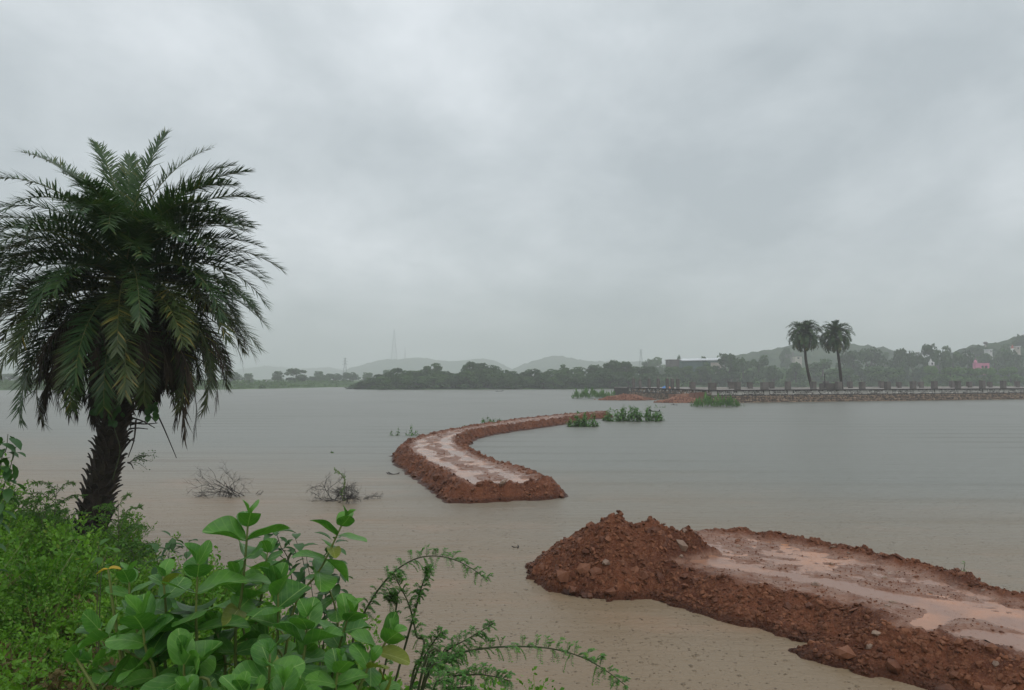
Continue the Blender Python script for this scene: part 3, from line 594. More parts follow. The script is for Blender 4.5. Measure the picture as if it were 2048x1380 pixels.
PY = 11.8
pt = [D(178, 1085, PY), D(192, 1010, PY), D(212, 930, PY), D(228, 850, PY), D(243, 760, PY), D(250, 660, PY), D(252, 560, PY)]
base = pt[0].copy(); base[2] = float(near_h(np.array([base[0]]), np.array([base[1]]))[0]) - 0.05
palm = thing('palm_tree', base, 'large dark date palm leaning over the water on the left bank', 'palm tree')
TR = spline([base] + pt[1:], 40); trad = np.interp(np.linspace(0, 1, 40), [0, 0.2, 0.7, 1], [0.24, 0.19, 0.175, 0.16]) * (1 + 0.04 * RNG.normal(size=40))
mb = MB(); V, F = tube(TR, trad, 18); V = V + 0.012 * RNG.normal(size=V.shape); mb.add(V, F, 0, 0.5); build(mb, 'trunk', M['trunk'], palm, smooth=True)
nb_ = 250
for k in range(nb_):
    u_ = (k + 0.5) / nb_ * 0.74 + 0.02; i = u_ * 39; i0 = int(i); c = TR[i0] + (TR[min(i0 + 1, 39)] - TR[i0]) * (i - i0); ax = unit(TR[min(i0 + 1, 39)] - TR[max(i0 - 1, 0)])
    ang = k * 2.39996 + random.gauss(0, 0.12); e1 = unit(np.cross(ax, [0, 1, 0])); e2 = np.cross(ax, e1); out = e1 * math.cos(ang) + e2 * math.sin(ang)
    o = link('leaf_base', random.choices(BOOTS, (6, 1.3, 5))[0], palm)
    lean = random.uniform(0.18, 0.55); zz_ = unit(ax * math.cos(lean) + out * math.sin(lean)); xx_ = unit(np.cross(out, zz_)); yy_ = np.cross(zz_, xx_)
    if np.dot(yy_, out) < 0: xx_, yy_ = -xx_, -yy_
    Rm = Matrix(np.stack([xx_, yy_, zz_], -1).tolist()).to_4x4(); sc = random.uniform(0.8, 1.25)
    o.matrix_basis = Matrix.Translation(Vector(c + out * (trad[i0] * 0.93) - base)) @ Rm @ Matrix.Scale(sc, 4)
# broken petioles sticking out to the right under the skirt, and two bare hanging midribs
for (a, b_, c2) in (((262, 818), (290, 822), (312, 845)), ((262, 835), (285, 842), (310, 856)), ((260, 850), (280, 845), (300, 840)), ((258, 858), (275, 856), (296, 858)), ((262, 805), (288, 800), (303, 815)), ((256, 925), (262, 928), (267, 938)), ((255, 880), (262, 880), (270, 882)),
                    ((300, 800), (325, 850), (353, 916)), ((272, 840), (268, 880), (256, 915)), ((262, 845), (290, 848), (315, 846))):
    off = random.uniform(-0.2, 0.05); mb = MB(); V, F = tube(spline([D(*a, PY + off + 0.05), D(*b_, PY + off), D(*c2, PY + off - 0.05)], 8), np.linspace(0.016, 0.006, 8), 5); mb.add(V, F, 0, 0.5); build(mb, 'petiole', M['boot'], palm)
CR = D(250, 566, PY)
def add_frond(parent, origin, kind, name, *a, **k):
    mts = {'g': [M['palm'], M['rachis']], 'o': [M['palm_low'], M['rachis']], 'd': [M['palm_dead'], M['rachis_dead']]}[kind]
    o = link(name, frond_mesh(np.array([0., 0, 0]), *a, mats=mts, **k), parent); o.location = origin - np.array(parent.location); return o
rp = random.Random(21); k = 0
# crown silhouette: azimuth (0 = right, 90 = away), rise, length, bend
sil = [(62, 86, 2.45, 0.5), (142, 79, 2.6, 0.8), (38, 80, 2.6, 0.85), (115, 84, 2.1, 0.7), (165, 76, 2.2, 1.1), (28, 74, 2.55, 1.0), (15, 66, 2.55, 1.05), (170, 66, 2.9, 0.95), (185, 62, 2.85, 1.25), (5, 57, 2.45, 1.2), (-12, 62, 2.4, 1.3), (-4, 46, 2.35, 1.15), (8, 38, 2.3, 1.1), (-18, 50, 2.4, 1.5),
       (182, 46, 2.6, 1.15), (172, 36, 2.5, 1.1), (190, 28, 2.5, 1.3), (3, 26, 2.35, 1.15), (-8, 16, 2.4, 1.1), (12, 6, 2.4, 1.0), (178, 14, 2.5, 1.3), (187, 4, 2.6, 1.2), (-3, -4, 2.5, 0.9)]
for az, e_, L, b_ in sil:
    add_frond(palm, CR + np.array([0, 0, 0.34 * max(0, min(1, e_ / 65)) + rp.uniform(-0.08, 0.05)]), 'g' if e_ > 0 else 'o', 'frond', rad(az), rad(e_), L, b_, 116, 0.38, 0.025, seed=500 + k, side=rp.uniform(-0.15, 0.15)); k += 1
for i in range(104):
    t_ = (i + 0.5) / 104; e_ = 58 - 78 * t_ + rp.uniform(-8, 8); az = i * 137.5 + rp.uniform(-12, 12)
    add_frond(palm, CR + np.array([0, 0, 0.36 - 0.66 * t_ + rp.uniform(-0.05, 0.05)]), 'o' if e_ < 18 and rp.random() < 0.8 else 'g', 'frond', rad(az), rad(e_), rp.uniform(2.1, 2.6), rp.uniform(1.15, 1.75), 96, 0.37, 0.025, seed=600 + k, side=rp.uniform(-0.2, 0.2)); k += 1
for i in range(110):
    az = i * 137.5 + rp.uniform(-15, 15); e_ = rp.uniform(-40, 14); L = rp.uniform(1.6, 2.35) * (0.78 if math.sin(rad(az)) < -0.35 else 1.0)
    add_frond(palm, CR + np.array([0, 0, rp.uniform(-0.60, -0.22)]), 'd', 'dead_frond', rad(az), rad(e_), L, rp.uniform(1.25, 1.65) + rad(e_) * 0.5, 46, 0.38, 0.028, dead=rp.uniform(0.5, 0.85), seed=700 + k, side=rp.uniform(-0.3, 0.3), taper=0.5); k += 1

def small_palm(bx_px, base_px, mid_px, top_px, Y, label, nf, seed):
    r = random.Random(seed); b = D(*base_px, Y); b[2] = DECK_Z - 0.02
    t = thing('palm_tree', b, label, 'palm tree')
    Pn = spline([b, D(*mid_px, Y), D(*top_px, Y)], 14); mb = MB(); V, F = tube(Pn, np.linspace(0.23, 0.16, 14) * np.array([r.uniform(.93, 1.07) for _ in range(14)]), 10); mb.add(V, F, 0, 0.5); build(mb, 'trunk', M['trunk'], t, smooth=True)
    c = D(*top_px, Y)
    for i in range(nf):
        q = (i + 0.5) / nf; e_ = 84 - 104 * q + r.uniform(-8, 8)
        add_frond(t, c + np.array([0, 0, 0.2 - 0.5 * q]), 'g' if q < 0.85 else 'o', 'frond', rad(i * 137.5 + r.uniform(-14, 14)), rad(e_), r.uniform(2.7, 3.2), r.uniform(1.5, 2.2), 32, 0.60, 0.11, seed=seed * 100 + i, side=r.uniform(-0.2, 0.2))
    for i in range(10):
        add_frond(t, c + np.array([0, 0, -0.4]), 'd', 'dead_frond', rad(i * 137.5), rad(r.uniform(-40, -15)), r.uniform(2.0, 2.6), r.uniform(0.9, 1.3), 20, 0.5, 0.08, dead=0.7, seed=seed * 100 + 70 + i)
    return t

# ================================================================== STONE TERRACE
DECK_Z = 1.78
A_, B_, C_ = G(1258, 794)[:2], G(1424, 806)[:2], G(2160, 797)[:2]
terr = thing('stone_terrace', (*B_, 0), 'half-built stone terrace with rows of grey pillars standing in the water', 'terrace')
def unit2(v): return v / np.hypot(*v)
back = 11.0
class Face:
    def __init__(s, P, Q, inward): s.P, s.Q = P, Q; s.L = np.hypot(*(Q - P)); s.d = (Q - P) / s.L; n = np.array([s.d[1], -s.d[0]]); s.n = n if np.dot(n, -P) > 0 else -n
    def pt(s, u, out=0.0, z=0.0): q = s.P + s.d * u + s.n * out; return np.array([q[0], q[1], z])
    def slab(s, mb, u0, u1, o0, o1, z0, z1, r=None):
        V = [s.pt(u, o, z) for z in (z0, z1) for u, o in ((u0, o0), (u1, o0), (u1, o1), (u0, o1))]
        mb.add(np.array(V), np.array([(0, 3, 2, 1), (4, 5, 6, 7), (0, 1, 5, 4), (1, 2, 6, 5), (2, 3, 7, 6), (3, 0, 4, 7)]), 0, r)
FR, LF = Face(B_, C_, 1), Face(A_, B_, 1)
C2 = C_ - FR.n * back; A2 = A_ - FR.n * 2 - LF.n * 0; D2 = B_ - FR.n * back
# solid body and deck
poly = [A_, B_, C_, C2, A_ - FR.n * 6.0]
def prism(poly, z0, z1):
    n = len(poly); V = [(*p, z0) for p in poly] + [(*p, z1) for p in poly]; F4 = np.array([(i, (i + 1) % n, n + (i + 1) % n, n + i) for i in range(n)])
    return np.array(V), F4, np.array([tuple(range(n, 2 * n))]), np.array([tuple(range(n - 1, -1, -1))])
V, F4, Ft, Fb = prism(poly, -1.2, DECK_Z - 0.14); mb = MB(); mb.add(V, [F4, Ft, Fb], 0, 0.5); build(mb, 'wall_core', M['wallcore'], terr)
V, F4, Ft, Fb = prism([p - FR.n * 0 for p in poly], DECK_Z - 0.138, DECK_Z); mb = MB(); mb.add(V, [F4, Ft, Fb], 0, 0.5); build(mb, 'deck', M['deck'], terr)
for f, u0, u1 in ((FR, -0.2, FR.L), (LF, -0.3, LF.L - 0.05)):
    mb = MB(); f.slab(mb, u0, u1, 0.003, 0.24, DECK_Z - 0.13, DECK_Z + 0.03); build(mb, 'coping', M['wallcore'], terr)
    mb = MB(); f.slab(mb, u0, u1, 0.003, 0.12, DECK_Z - 0.78, DECK_Z - 0.70); build(mb, 'ledge', M['concrete'], terr)
# stones in the two courses
WR = [rock_mesh('wall_stone', 200 + k, 0.55, M['wstone']) for k in range(4)]; BR = [rock_mesh('wall_stone', 210 + k, 0.55, M['bstone']) for k in range(4)]
fpil_px = [1424, 1479, 1533, 1580, 1631, 1682, 1729, 1780, 1831, 1874, 1921, 1970, 2012, 2062, 2110]
def face_u(f, px):   # where a sight line at px meets the face
    r = ray(px, 790)[:2]; A = np.array([[r[0], -f.d[0]], [r[1], -f.d[1]]]); t = np.linalg.solve(A, f.P); return t[1]
fu = [max(0.35, face_u(FR, p)) for p in fpil_px]
lpil_px = [1263, 1276, 1294, 1312, 1330, 1340, 1351]
lu = [max(0.3, face_u(LF, p)) for p in lpil_px]
cand = []
for f, us in ((FR, fu), (LF, lu)):
    for band, (z0, z1, sz, pool) in enumerate(((DECK_Z - 0.68, DECK_Z - 0.16, 0.165, 'w'), (-0.1, DECK_Z - 0.82, 0.19, 'b'))):
        rows = max(2, int((z1 - z0) / (sz * 1.35)))
        for rr in range(rows):
            u_ = random.random() * 0.2
            if f is LF and band == 1: pass
            while u_ < f.L - 0.1:
                s = sz * random.uniform(0.65, 1.35); u_ += s * 0.85
                if band == 0 and any(abs(u_ - q) < 0.5 for q in us): u_ += s * 0.85; continue
                q = f.pt(u_, 0.02, z0 + (rr + 0.5) * (z1 - z0) / rows + random.gauss(0, 0.025)); dist = math.hypot(q[0], q[1])
                cand.append((s / dist, s, q, f, 'w' if (pool == 'w' and (f is FR or random.random() < 0.5)) else 'b')); u_ += s * 0.85
cand = [c for c in cand if c[2][0] / c[2][1] < 0.72]
order = sorted(range(len(cand)), key=lambda i: -cand[i][0] * (1.4 if cand[i][4] == 'w' else 1)); rest = MB(); rest2 = MB()
for rank, i in enumerate(order):
    _, s, q, f, pool = cand[i]; me, V, Fq = random.choice(WR if pool == 'w' else BR)
    Rm = np.stack([[*f.d, 0], [0, 0, 1], [*f.n, 0]], -1); a = random.uniform(-0.5, 0.5) + random.choice((0, math.pi)); c_, s_ = math.cos(a), math.sin(a); Rm = Rm @ np.array([[c_, -s_, 0], [s_, c_, 0], [0, 0, 1]])
    if rank < 290:
        o = link('wall_stone', me, terr); o.matrix_basis = Matrix.Translation(Vector(q - np.array(terr.location))) @ Matrix(Rm.tolist()).to_4x4() @ Matrix.Scale(s * 1.25, 4)
    else: (rest if pool == 'w' else rest2).inst(V, Fq, (Rm * s * 1.25)[None], q[None])
build(rest, 'pale_stonework', M['wstone'], terr, kind='stuff'); build(rest2, 'brown_stonework', M['bstone'], terr, kind='stuff')
# pale bands under each pillar, pillars, bars
def pillar(c, d, n, w, dep, z0, h, bars=2, mt='concrete'):
    mb = MB(); V = []
    j = [random.gauss(0, 0.015) for _ in range(4)]
    for z in (z0, z0 + h): V += [(*(c[:2] + d * a * w / 2 + n * b * dep / 2), z + (j[k] if z > z0 else 0)) for k, (a, b) in enumerate(((-1, 1), (1, 1), (1, -1), (-1, -1)))]
    mb.add(np.array(V), np.array([(0, 3, 2, 1), (4, 5, 6, 7), (0, 1, 5, 4), (1, 2, 6, 5), (2, 3, 7, 6), (3, 0, 4, 7)]), 0); o = build(mb, 'pillar', M[mt], terr)
    for k in range(bars):
        q = np.array([*(c[:2] + d * random.uniform(-.35, .35) * w + n * random.uniform(-.3, .3) * dep), z0 + h - 0.05]); mb = MB(); V, F = tube([q, q + [random.gauss(0, .03), random.gauss(0, .03), random.uniform(0.35, 0.7)]], 0.022, 4); mb.add(V - np.array(terr.location), F, 0)
        b = build(mb, 'reinforcing_bar', M['rust'], None); b.parent = o
for k, u_ in enumerate(fu):
    if u_ > FR.L: continue
    big = k in (0, 2); w_ = 0.98 if big else random.uniform(0.62, 0.78)
    mb = MB(); FR.slab(mb, u_ - 0.42, u_ + 0.42, 0.002, 0.085, DECK_Z - 0.695, DECK_Z - 0.135); build(mb, 'plaster_band', M['pale'], terr)
    c = FR.pt(u_, -0.42); pillar(c, FR.d, FR.n, w_, 0.6, DECK_Z + 0.002, random.uniform(0.98, 1.15) + 0.004 * u_, random.choice((1, 2, 2)))
for k, u_ in enumerate(lu):
    c = LF.pt(u_, -0.4); pillar(c, LF.d, LF.n, 0.42, 0.42, DECK_Z + 0.002, random.uniform(1.2, 1.6), 2)
    mb = MB(); LF.slab(mb, u_ - 0.3, u_ + 0.3, 0.002, 0.085, DECK_Z - 0.695, DECK_Z - 0.135); build(mb, 'plaster_band', M['concrete'], terr)
BK = Face(B_ - FR.n * (back - 0.8), C_ - FR.n * (back - 0.8), 1)
for px in (1385, 1462, 1500, 1543, 1652, 1700, 1763, 1798, 1842, 1904, 1939, 1980, 2035):
    u_ = face_u(BK, px); c = BK.pt(u_, 0)
    if u_ < -6: continue
    pillar(c, FR.d, FR.n, random.uniform(0.62, 0.8), 0.6, DECK_Z + 0.002, random.uniform(1.0, 1.2), random.choice((0, 1, 2)))
mb = MB(); BK.slab(mb, 3, BK.L, -0.25, 0.0, DECK_Z + 0.002, DECK_Z + 0.22); build(mb, 'low_parapet', M['pale'], terr)
# brick stair cut into the corner end of the left face
for k in range(5):
    u0 = LF.L * 0.62 + k * LF.L * 0.07
    mb = MB(); LF.slab(mb, u0, u0 + LF.L * 0.055, 0.14, 0.9 - 0.1 * (k % 2), -0.4, DECK_Z - 0.85 + 0.12 * k); build(mb, 'brick_step', M['brick'], terr)
mb = MB(); c = FR.pt(face_u(FR, 1686), -2.6); V, F = tube([(c[0], c[1], DECK_Z), (c[0], c[1], DECK_Z + 0.85)], 1.5, 10); mb.add(V, F, 0, .3)
palm_ring = thing('stone_planter', (c[0], c[1], DECK_Z), 'low round stone planter ring at the foot of the right-hand palm', 'planter'); build(mb, 'ring_wall', M['concrete'], palm_ring)
mb = MB(); V, F = tube([(c[0], c[1], DECK_Z + 0.7), (c[0], c[1], DECK_Z + 0.88)], 1.25, 10); mb.add(V, F, 0, .3); build(mb, 'soil', M['wallcore'], palm_ring)
# thin post on the deck
q = FR.pt(face_u(FR, 1665), -1.5, DECK_Z); t = thing('thin_post', q, 'thin dark upright post on the terrace between the two palms', 'post')
mb = MB(); V, F = tube([q, q + [0, 0, 2.3]], 0.06, 6); mb.add(V, F); build(mb, 'shaft', M['deadwood'], t); mb = MB(); V, F = tube([q, q + [0, 0, 0.25]], 0.16, 8); mb.add(V, F); build(mb, 'footing', M['concrete'], t)
# blue and orange sheet heaped on the corner of the deck
def heap_sheet(name, c, rx, ry, rz, mt, parent, seed):
    nx = 14; a = np.linspace(-1, 1, nx); XX, YY = np.meshgrid(a, a, indexing='ij'); R2 = np.clip(1 - (XX ** 2 + YY ** 2), 0, 1)
    Z = rz * R2 ** 0.6 * (0.75 + 0.5 * np.abs(fbm(XX * 1.5, YY * 1.5, 3, seed))); mb = MB(); mb.add(np.stack([c[0] + XX * rx, c[1] + YY * ry, c[2] + Z], -1).reshape(-1, 3), grid_faces(nx, nx), 0, .5); return build(mb, name, mt, parent, smooth=False)
q = LF.pt(face_u(LF, 1321), -0.9, DECK_Z + 0.004); t = thing('tarpaulin', q, 'crumpled blue and orange plastic sheet on the terrace edge', 'tarpaulin')
heap_sheet('blue_sheet', q, 0.62, 0.45, 0.38, M['blue'], t, 3); heap_sheet('orange_sheet', q + [0.55, 0.1, 0.002], 0.32, 0.35, 0.30, M['orange'], t, 4)
# brick rubble heaps at the water's edge
for k, (px, py, rx, ry, rz, lab) in enumerate(((1252, 800, 4.4, 2.6, 0.95, 'heap of broken red brick at the left end of the stone terrace'), (1365, 805, 3.6, 2.0, 0.85, 'heap of broken red brick before the stair of the stone terrace'))):
    c = G(px, py); t = thing('brick_heap', c, lab, 'rubble heap', 'brick heaps along the terrace')
    hf = lambda X, Y: rz * np.clip(1.05 - np.hypot((X - c[0]) / rx, (Y - c[1]) / ry) - 0.25 * fbm(X * 0.5, Y * 0.5, 3, 80 + k), -0.3, 1) ** 1.0
    xs = np.linspace(c[0] - rx * 1.3, c[0] + rx * 1.3, 50); ys = np.linspace(c[1] - ry * 1.3, c[1] + ry * 1.3, 36); XX, YY = np.meshgrid(xs, ys, indexing='ij'); ZZ = hf(XX, YY)
    mb = MB(); mb.add(np.stack([XX, YY, ZZ], -1).reshape(-1, 3), grid_faces(50, 36), 0, .5); build(mb, 'earth', M['mud'], t)
    n = 1500; X = RNG.uniform(xs[0], xs[-1], n); Y = RNG.uniform(ys[0], ys[-1], n); Z = hf(X, Y); m = Z > 0.0; X, Y, Z = X[m], Y[m], Z[m]
    V, F = box((-0.11, -0.055, -0.04), (0.11, 0.055, 0.04)); mb = MB(); mb.inst(V, F, rand_rot(len(X)) * RNG.uniform(0.7, 1.5, len(X))[:, None, None], np.stack([X, Y, Z + 0.03], -1)); build(mb, 'broken_brick', M['brick'], t, kind='stuff')

Y1 = FR.pt(face_u(FR, 1624), -2.2)[1]; Y2 = FR.pt(face_u(FR, 1684), -2.6)[1]
small_palm(0, (1624, 782), (1612, 722), (1609, 667), Y1, 'left palm of the pair standing on the stone terrace', 84, 31)
small_palm(0, (1684, 772), (1678, 722), (1671, 671), Y2, 'right palm of the pair, rising from the round planter on the terrace', 76, 32)

# ================================================================== FAR SHORE
def crown_template(seed, shape='round', nblob=16, nleaf=120, size=0.055):
    """leafy crown about one unit tall and wide: leaf clumps on an uneven set of boughs"""
    r = np.random.default_rng(seed); mb = MB(); boughs = []
    for k in range(nblob):
        a = k * 2.4 + r.uniform(-.4, .4); h = r.uniform(0.03, 0.92)
        if shape == 'round': rr = 0.40 * math.sqrt(max(0.05, 1 - ((h - 0.52) / 0.52) ** 2)) * r.uniform(0.55, 1.0)
        elif shape == 'flat': h = r.uniform(0.5, 0.88); rr = r.uniform(0.12, 0.55)
        else: h = r.uniform(0.02, 0.75); rr = 0.5 * (1 - h * 0.75) * r.uniform(0.5, 1.1)
        c = np.array([rr * math.cos(a), rr * math.sin(a), h]); boughs.append(c); br = r.uniform(0.12, 0.21)
        n = int(nleaf * r.uniform(0.7, 1.2)); d = unit(r.normal(size=(n, 3))); O = c + d * (br * r.uniform(0.45, 1.05, n) ** 0.6)[:, None] * np.array([1.15, 1.15, 0.75 if shape != 'flat' else 0.4])
        R_ = frames(unit(d + r.normal(0, 0.6, (n, 3)) + [0, 0, 0.5]), r.random(n) * 6.28) * (size * r.uniform(0.6, 1.3, n))[:, None, None]
        lv = np.array([(-1, -.1, 0), (0, -.55, .12), (1, 0, 0), (.1, .6, -.1)]); mb.inst(lv, np.array([(0, 1, 2, 3)]), R_, O, 0, np.clip(r.random(n) * .75 + r.random() * .25, 0, 1))
    return mb, boughs
def trunk_template(boughs, seed, lean=0.05):
    r = np.random.default_rng(seed); mb = MB(); top = np.array([r.normal(0, lean), r.normal(0, lean), 0.62])
    V, F = tube(spline([(0, 0, -0.06), (r.normal(0, .02), r.normal(0, .02), .3), top], 7), np.linspace(0.035, 0.014, 7), 6); mb.add(V, F, 0, .5)
    for b in boughs[:9]:
        s0 = np.array([0, 0, 0.22]) * 0.5 + top * 0.35 * r.uniform(.7, 1.2); V, F = tube(spline([s0, (s0 + b) / 2 + [0, 0, -.02], b], 5), np.linspace(0.014, 0.004, 5), 4); mb.add(V, F, 0, .5)
    return mb
TREES = {}
for nm, shp, sd_, nb2, nl, sz, mt in (('r1', 'round', 1, 20, 130, .05, 'tree_a'), ('r2', 'round', 2, 17, 140, .052, 'tree_b'), ('r3', 'round', 3, 22, 120, .048, 'tree_a'), ('f1', 'flat', 4, 14, 130, .045, 'tree_a'), ('f2', 'flat', 5, 12, 130, .045, 'tree_b'),
                                      ('b1', 'bush', 6, 20, 130, .05, 'tree_a'), ('b2', 'bush', 7, 20, 130, .05, 'tree_b'), ('b3', 'bush', 8, 18, 120, .052, 'scrub')):
    cb, bo = crown_template(sd_, shp, nb2, nl, sz); tb = trunk_template(bo, sd_); TREES[nm] = (cb.mesh('crown', M[mt]), tb.mesh('trunk', M['bark']))
def tree(px, Y, top_py, width_px, kind, label, group=None, name='tree', sink=0.0):
    x = D(px, 760, Y)[0]; z = float(ground_h(np.array([x]), np.array([float(Y)]))[0]) - sink; h = D(px, top_py, Y)[2] - z
    w_ = width_px / FPX * Y
    t = thing(name, (x, Y, max(z, -0.2)), label, 'bush' if name == 'bush' else 'tree', group)
    cr, tr = TREES[kind]; rz = random.random() * 6.28
    for nm, me, ww in (('trunk', tr, w_), ('crown', cr, w_)):
        o = link(nm, me, t); o.rotation_euler[2] = rz; o.scale = (ww, ww * random.uniform(0.85, 1.1), h * 1.02)
    return t
# --- dense wood on the middle spit
top = np.array([(706, 772), (716, 762), (730, 754), (750, 749), (768, 741), (781, 735), (810, 731), (839, 734), (859, 730), (886, 740), (905, 739), (919, 734), (938, 727), (960, 725), (978, 725), (1002, 731), (1020, 735), (1051, 738), (1087, 738), (1110, 737), (1134, 730), (1160, 737), (1180, 731), (1197, 725), (1222, 723), (1246, 722), (1261, 727), (1283, 726), (1307, 733), (1331, 742), (1345, 757), (1352, 770)])
TP = lambda px: float(np.interp(px, top[:, 0], top[:, 1]))
SHY = lambda px: float(np.interp(px, [p[0] for p in far_px], [q[1] for q in FAR]))
rt_ = random.Random(5); ORD = [a + b for a in ('', 'twenty-', 'thirty-', 'forty-') for b in ('first second third fourth fifth sixth seventh eighth ninth tenth eleventh twelfth thirteenth fourteenth fifteenth sixteenth seventeenth eighteenth nineteenth twentieth'.split() if not a else ['first', 'second', 'third', 'fourth', 'fifth', 'sixth', 'seventh', 'eighth', 'ninth', '']) if b]
kF = kB = 0
MIDG = 'trees of the dense wood on the middle spit'
px = 712
while px < 1348:
    Y = SHY(px) + rt_.uniform(2, 7); tree(px, Y, TP(px) + rt_.uniform(5, 18) * (1 if TP(px) < 748 else 0.3), rt_.uniform(34, 52), rt_.choice(('b1', 'b2', 'b1')), ORD[kF] + ' low tree from the left along the water edge of the middle wood', MIDG); kF += 1; px += rt_.uniform(15, 21)
px = 722
while px < 1338:
    Y = SHY(px) + rt_.uniform(10, 22); tree(px, Y, TP(px) + rt_.uniform(-1, 8), rt_.uniform(38, 58), rt_.choice(('r1', 'r2', 'r3', 'b2', 'b1')), ORD[kB] + ' dark rounded tree from the left in the back row of the middle wood', MIDG); kB += 1; px += rt_.uniform(17, 26)
for px, ty, w_, kd, lab in ((938, 725, 44, 'r3', 'tall rounded clump standing highest left of centre in the middle wood'), (862, 728, 40, 'r2', 'rounded tree topping the left part of the middle wood'), (1134, 727, 26, 'f2', 'spindly open-crowned tree poking out of the middle wood'), (1222, 721, 46, 'r1', 'broad tree topping the right part of the middle wood'), (1252, 721, 30, 'f1', 'ragged flat-topped tree beside the broad tree in the middle wood')):
    tree(px, SHY(px) + 16, ty, w_, kd, lab)
# --- left shore
for px, ty, w_, kd, Y, lab in ((461, 739, 52, 'r1', 345, 'wide hazy tree on the left far shore beside the palm fronds'), (497, 744, 26, 'r2', 380, 'faint tree half hidden behind the tips of the palm fronds'), (556, 743, 24, 'r3', 330, 'small round solitary tree on the left far shore'), (593, 737, 47, 'r1', 325, 'large round dark tree on the left far shore'),
                               (637, 739, 28, 'r2', 400, 'pale hazy tree between the round tree and the dam'), (625, 750, 24, 'b1', 390, 'low hazy tree behind the left end of the dam'), (668, 743, 38, 'r3', 395, 'hazy spreading tree behind the dam'), (700, 740, 34, 'r1', 400, 'hazy tree right of the lattice pylon by the spit'), (735, 742, 30, 'f1', 420, 'faint tree above the left tip of the middle wood'), (20, 745, 70, 'r2', 360, 'hazy tree at the far left edge of the lake'), (95, 750, 60, 'b1', 370, 'low hazy tree behind the palm trunk at far left'),
                               (160, 748, 60, 'r3', 380, 'hazy tree seen left of the palm trunk on the far shore'), (380, 748, 50, 'b2', 365, 'low hazy tree right of the palm skirt on the far shore'), (775, 736, 26, 'r2', 400, 'pale tree behind the left shoulder of the middle wood'), (650, 748, 26, 'b2', 385, 'low hazy bush-like tree over the middle of the dam')):
    tree(px, Y, ty, w_, kd if 540 < px < 600 else {'r1': 'b1', 'r2': 'b2', 'r3': 'b1', 'f1': 'b2'}.get(kd, kd), lab, 'trees along the left far shore')
# --- right shore: named trees against the sky
for px, ty, w_, kd, Y, lab in ((1319, 716, 40, 'r2', 420, 'hazy tree left of the long building'), (1300, 720, 40, 'r3', 430, 'hazy rounded tree under the right-hand pylon'), (1360, 711, 12, 'r1', 300, 'slim round-headed tree in front of the long building'), (1378, 726, 40, 'b2', 282, 'bushy tree before the left end of the long roof'), (1420, 727, 36, 'r2', 282, 'rounded tree before the right half of the long building'), (1345, 727, 40, 'b2', 276, 'bushy tree under the dark flat-roofed house'), (1430, 733, 30, 'b1', 280, 'low bush-like tree under the right end of the long roof'), (1366, 727, 44, 'b1', 284, 'bushy tree before the left block of the long building'), (1408, 715, 14, 'r3', 300, 'small pointed tree over the middle of the long roof'), (1402, 727, 44, 'b2', 285, 'bushy tree hiding the middle of the long building'),
                               (1455, 710, 50, 'r3', 280, 'tall ragged tree at the right end of the long building'), (1487, 716, 46, 'r1', 285, 'dark rounded tree right of the ragged tree'), (1519, 713, 44, 'r2', 300, 'rounded tree left of the terrace palms'), (1548, 722, 40, 'b1', 280, 'low dark tree just left of the left terrace palm'), (1572, 697, 24, 'r3', 420, 'hazy round tree high on the hillside left of the terrace palms'), (1592, 718, 46, 'b2', 290, 'bushy tree behind the trunk of the left terrace palm'),
                               (1646, 720, 60, 'r2', 300, 'wide tree between the two terrace palms'), (1700, 704, 56, 'r3', 310, 'big tree right behind the right terrace palm'), (1741, 696, 58, 'r1', 320, 'tall dark tree right of the terrace palms'), (1772, 706, 26, 'r2', 400, 'faint round tree in the dip right of the palms'), (1800, 700, 34, 'r3', 310, 'feathery tree in the gap before the white shrine'), (1829, 707, 44, 'r1', 300, 'dark tree left of the small white shrine'),
                               (1863, 695, 44, 'r3', 300, 'tallest dome-shaped tree above the small white shrine'), (1905, 700, 40, 'r2', 300, 'rounded tree right of the dome-shaped tree'), (1935, 708, 34, 'r1', 300, 'reddish-shaded tree just left of the pink shrine'), (1992, 700, 60, 'r2', 330, 'broad tree behind the pink shrine'), (2030, 704, 50, 'r1', 320, 'dark tree near the right edge below the hilltop'), (1958, 690, 54, 'f1', 385, 'flat-topped tree along the right hill crest'),
                               (2010, 684, 46, 'f2', 385, 'umbrella-shaped tree on the right hill crest'), (2042, 673, 34, 'r3', 380, 'rounded tree at the very top of the right hill'), (1900, 706, 60, 'b1', 340, 'low tree on the slope of the right hill'), (1680, 738, 70, 'b2', 270, 'spreading thicket tree behind the right terrace palm trunk'), (1790, 736, 60, 'b2', 275, 'low spreading tree above the green slope'), (1750, 732, 60, 'b2', 275, 'dark low tree above the green slope right of the palms')):
    tree(px, Y, ty, w_, kd, lab, 'trees along the right far shore', sink=0.5)
for px, ty, w_, Y, lab in ((1948, 737, 40, 264, 'green bush below the left corner of the pink shrine'), (1978, 736, 44, 263, 'green bush below the right corner of the pink shrine'), (1864, 731, 36, 268, 'green bush below the small white shrine'), (2020, 734, 50, 266, 'green bush right of the pink shrine'), (1905, 735, 60, 262, 'green bush between the white and pink shrines')): tree(px, Y, ty, w_, 'b3', lab, 'bushes before the shrines', 'bush', .3)
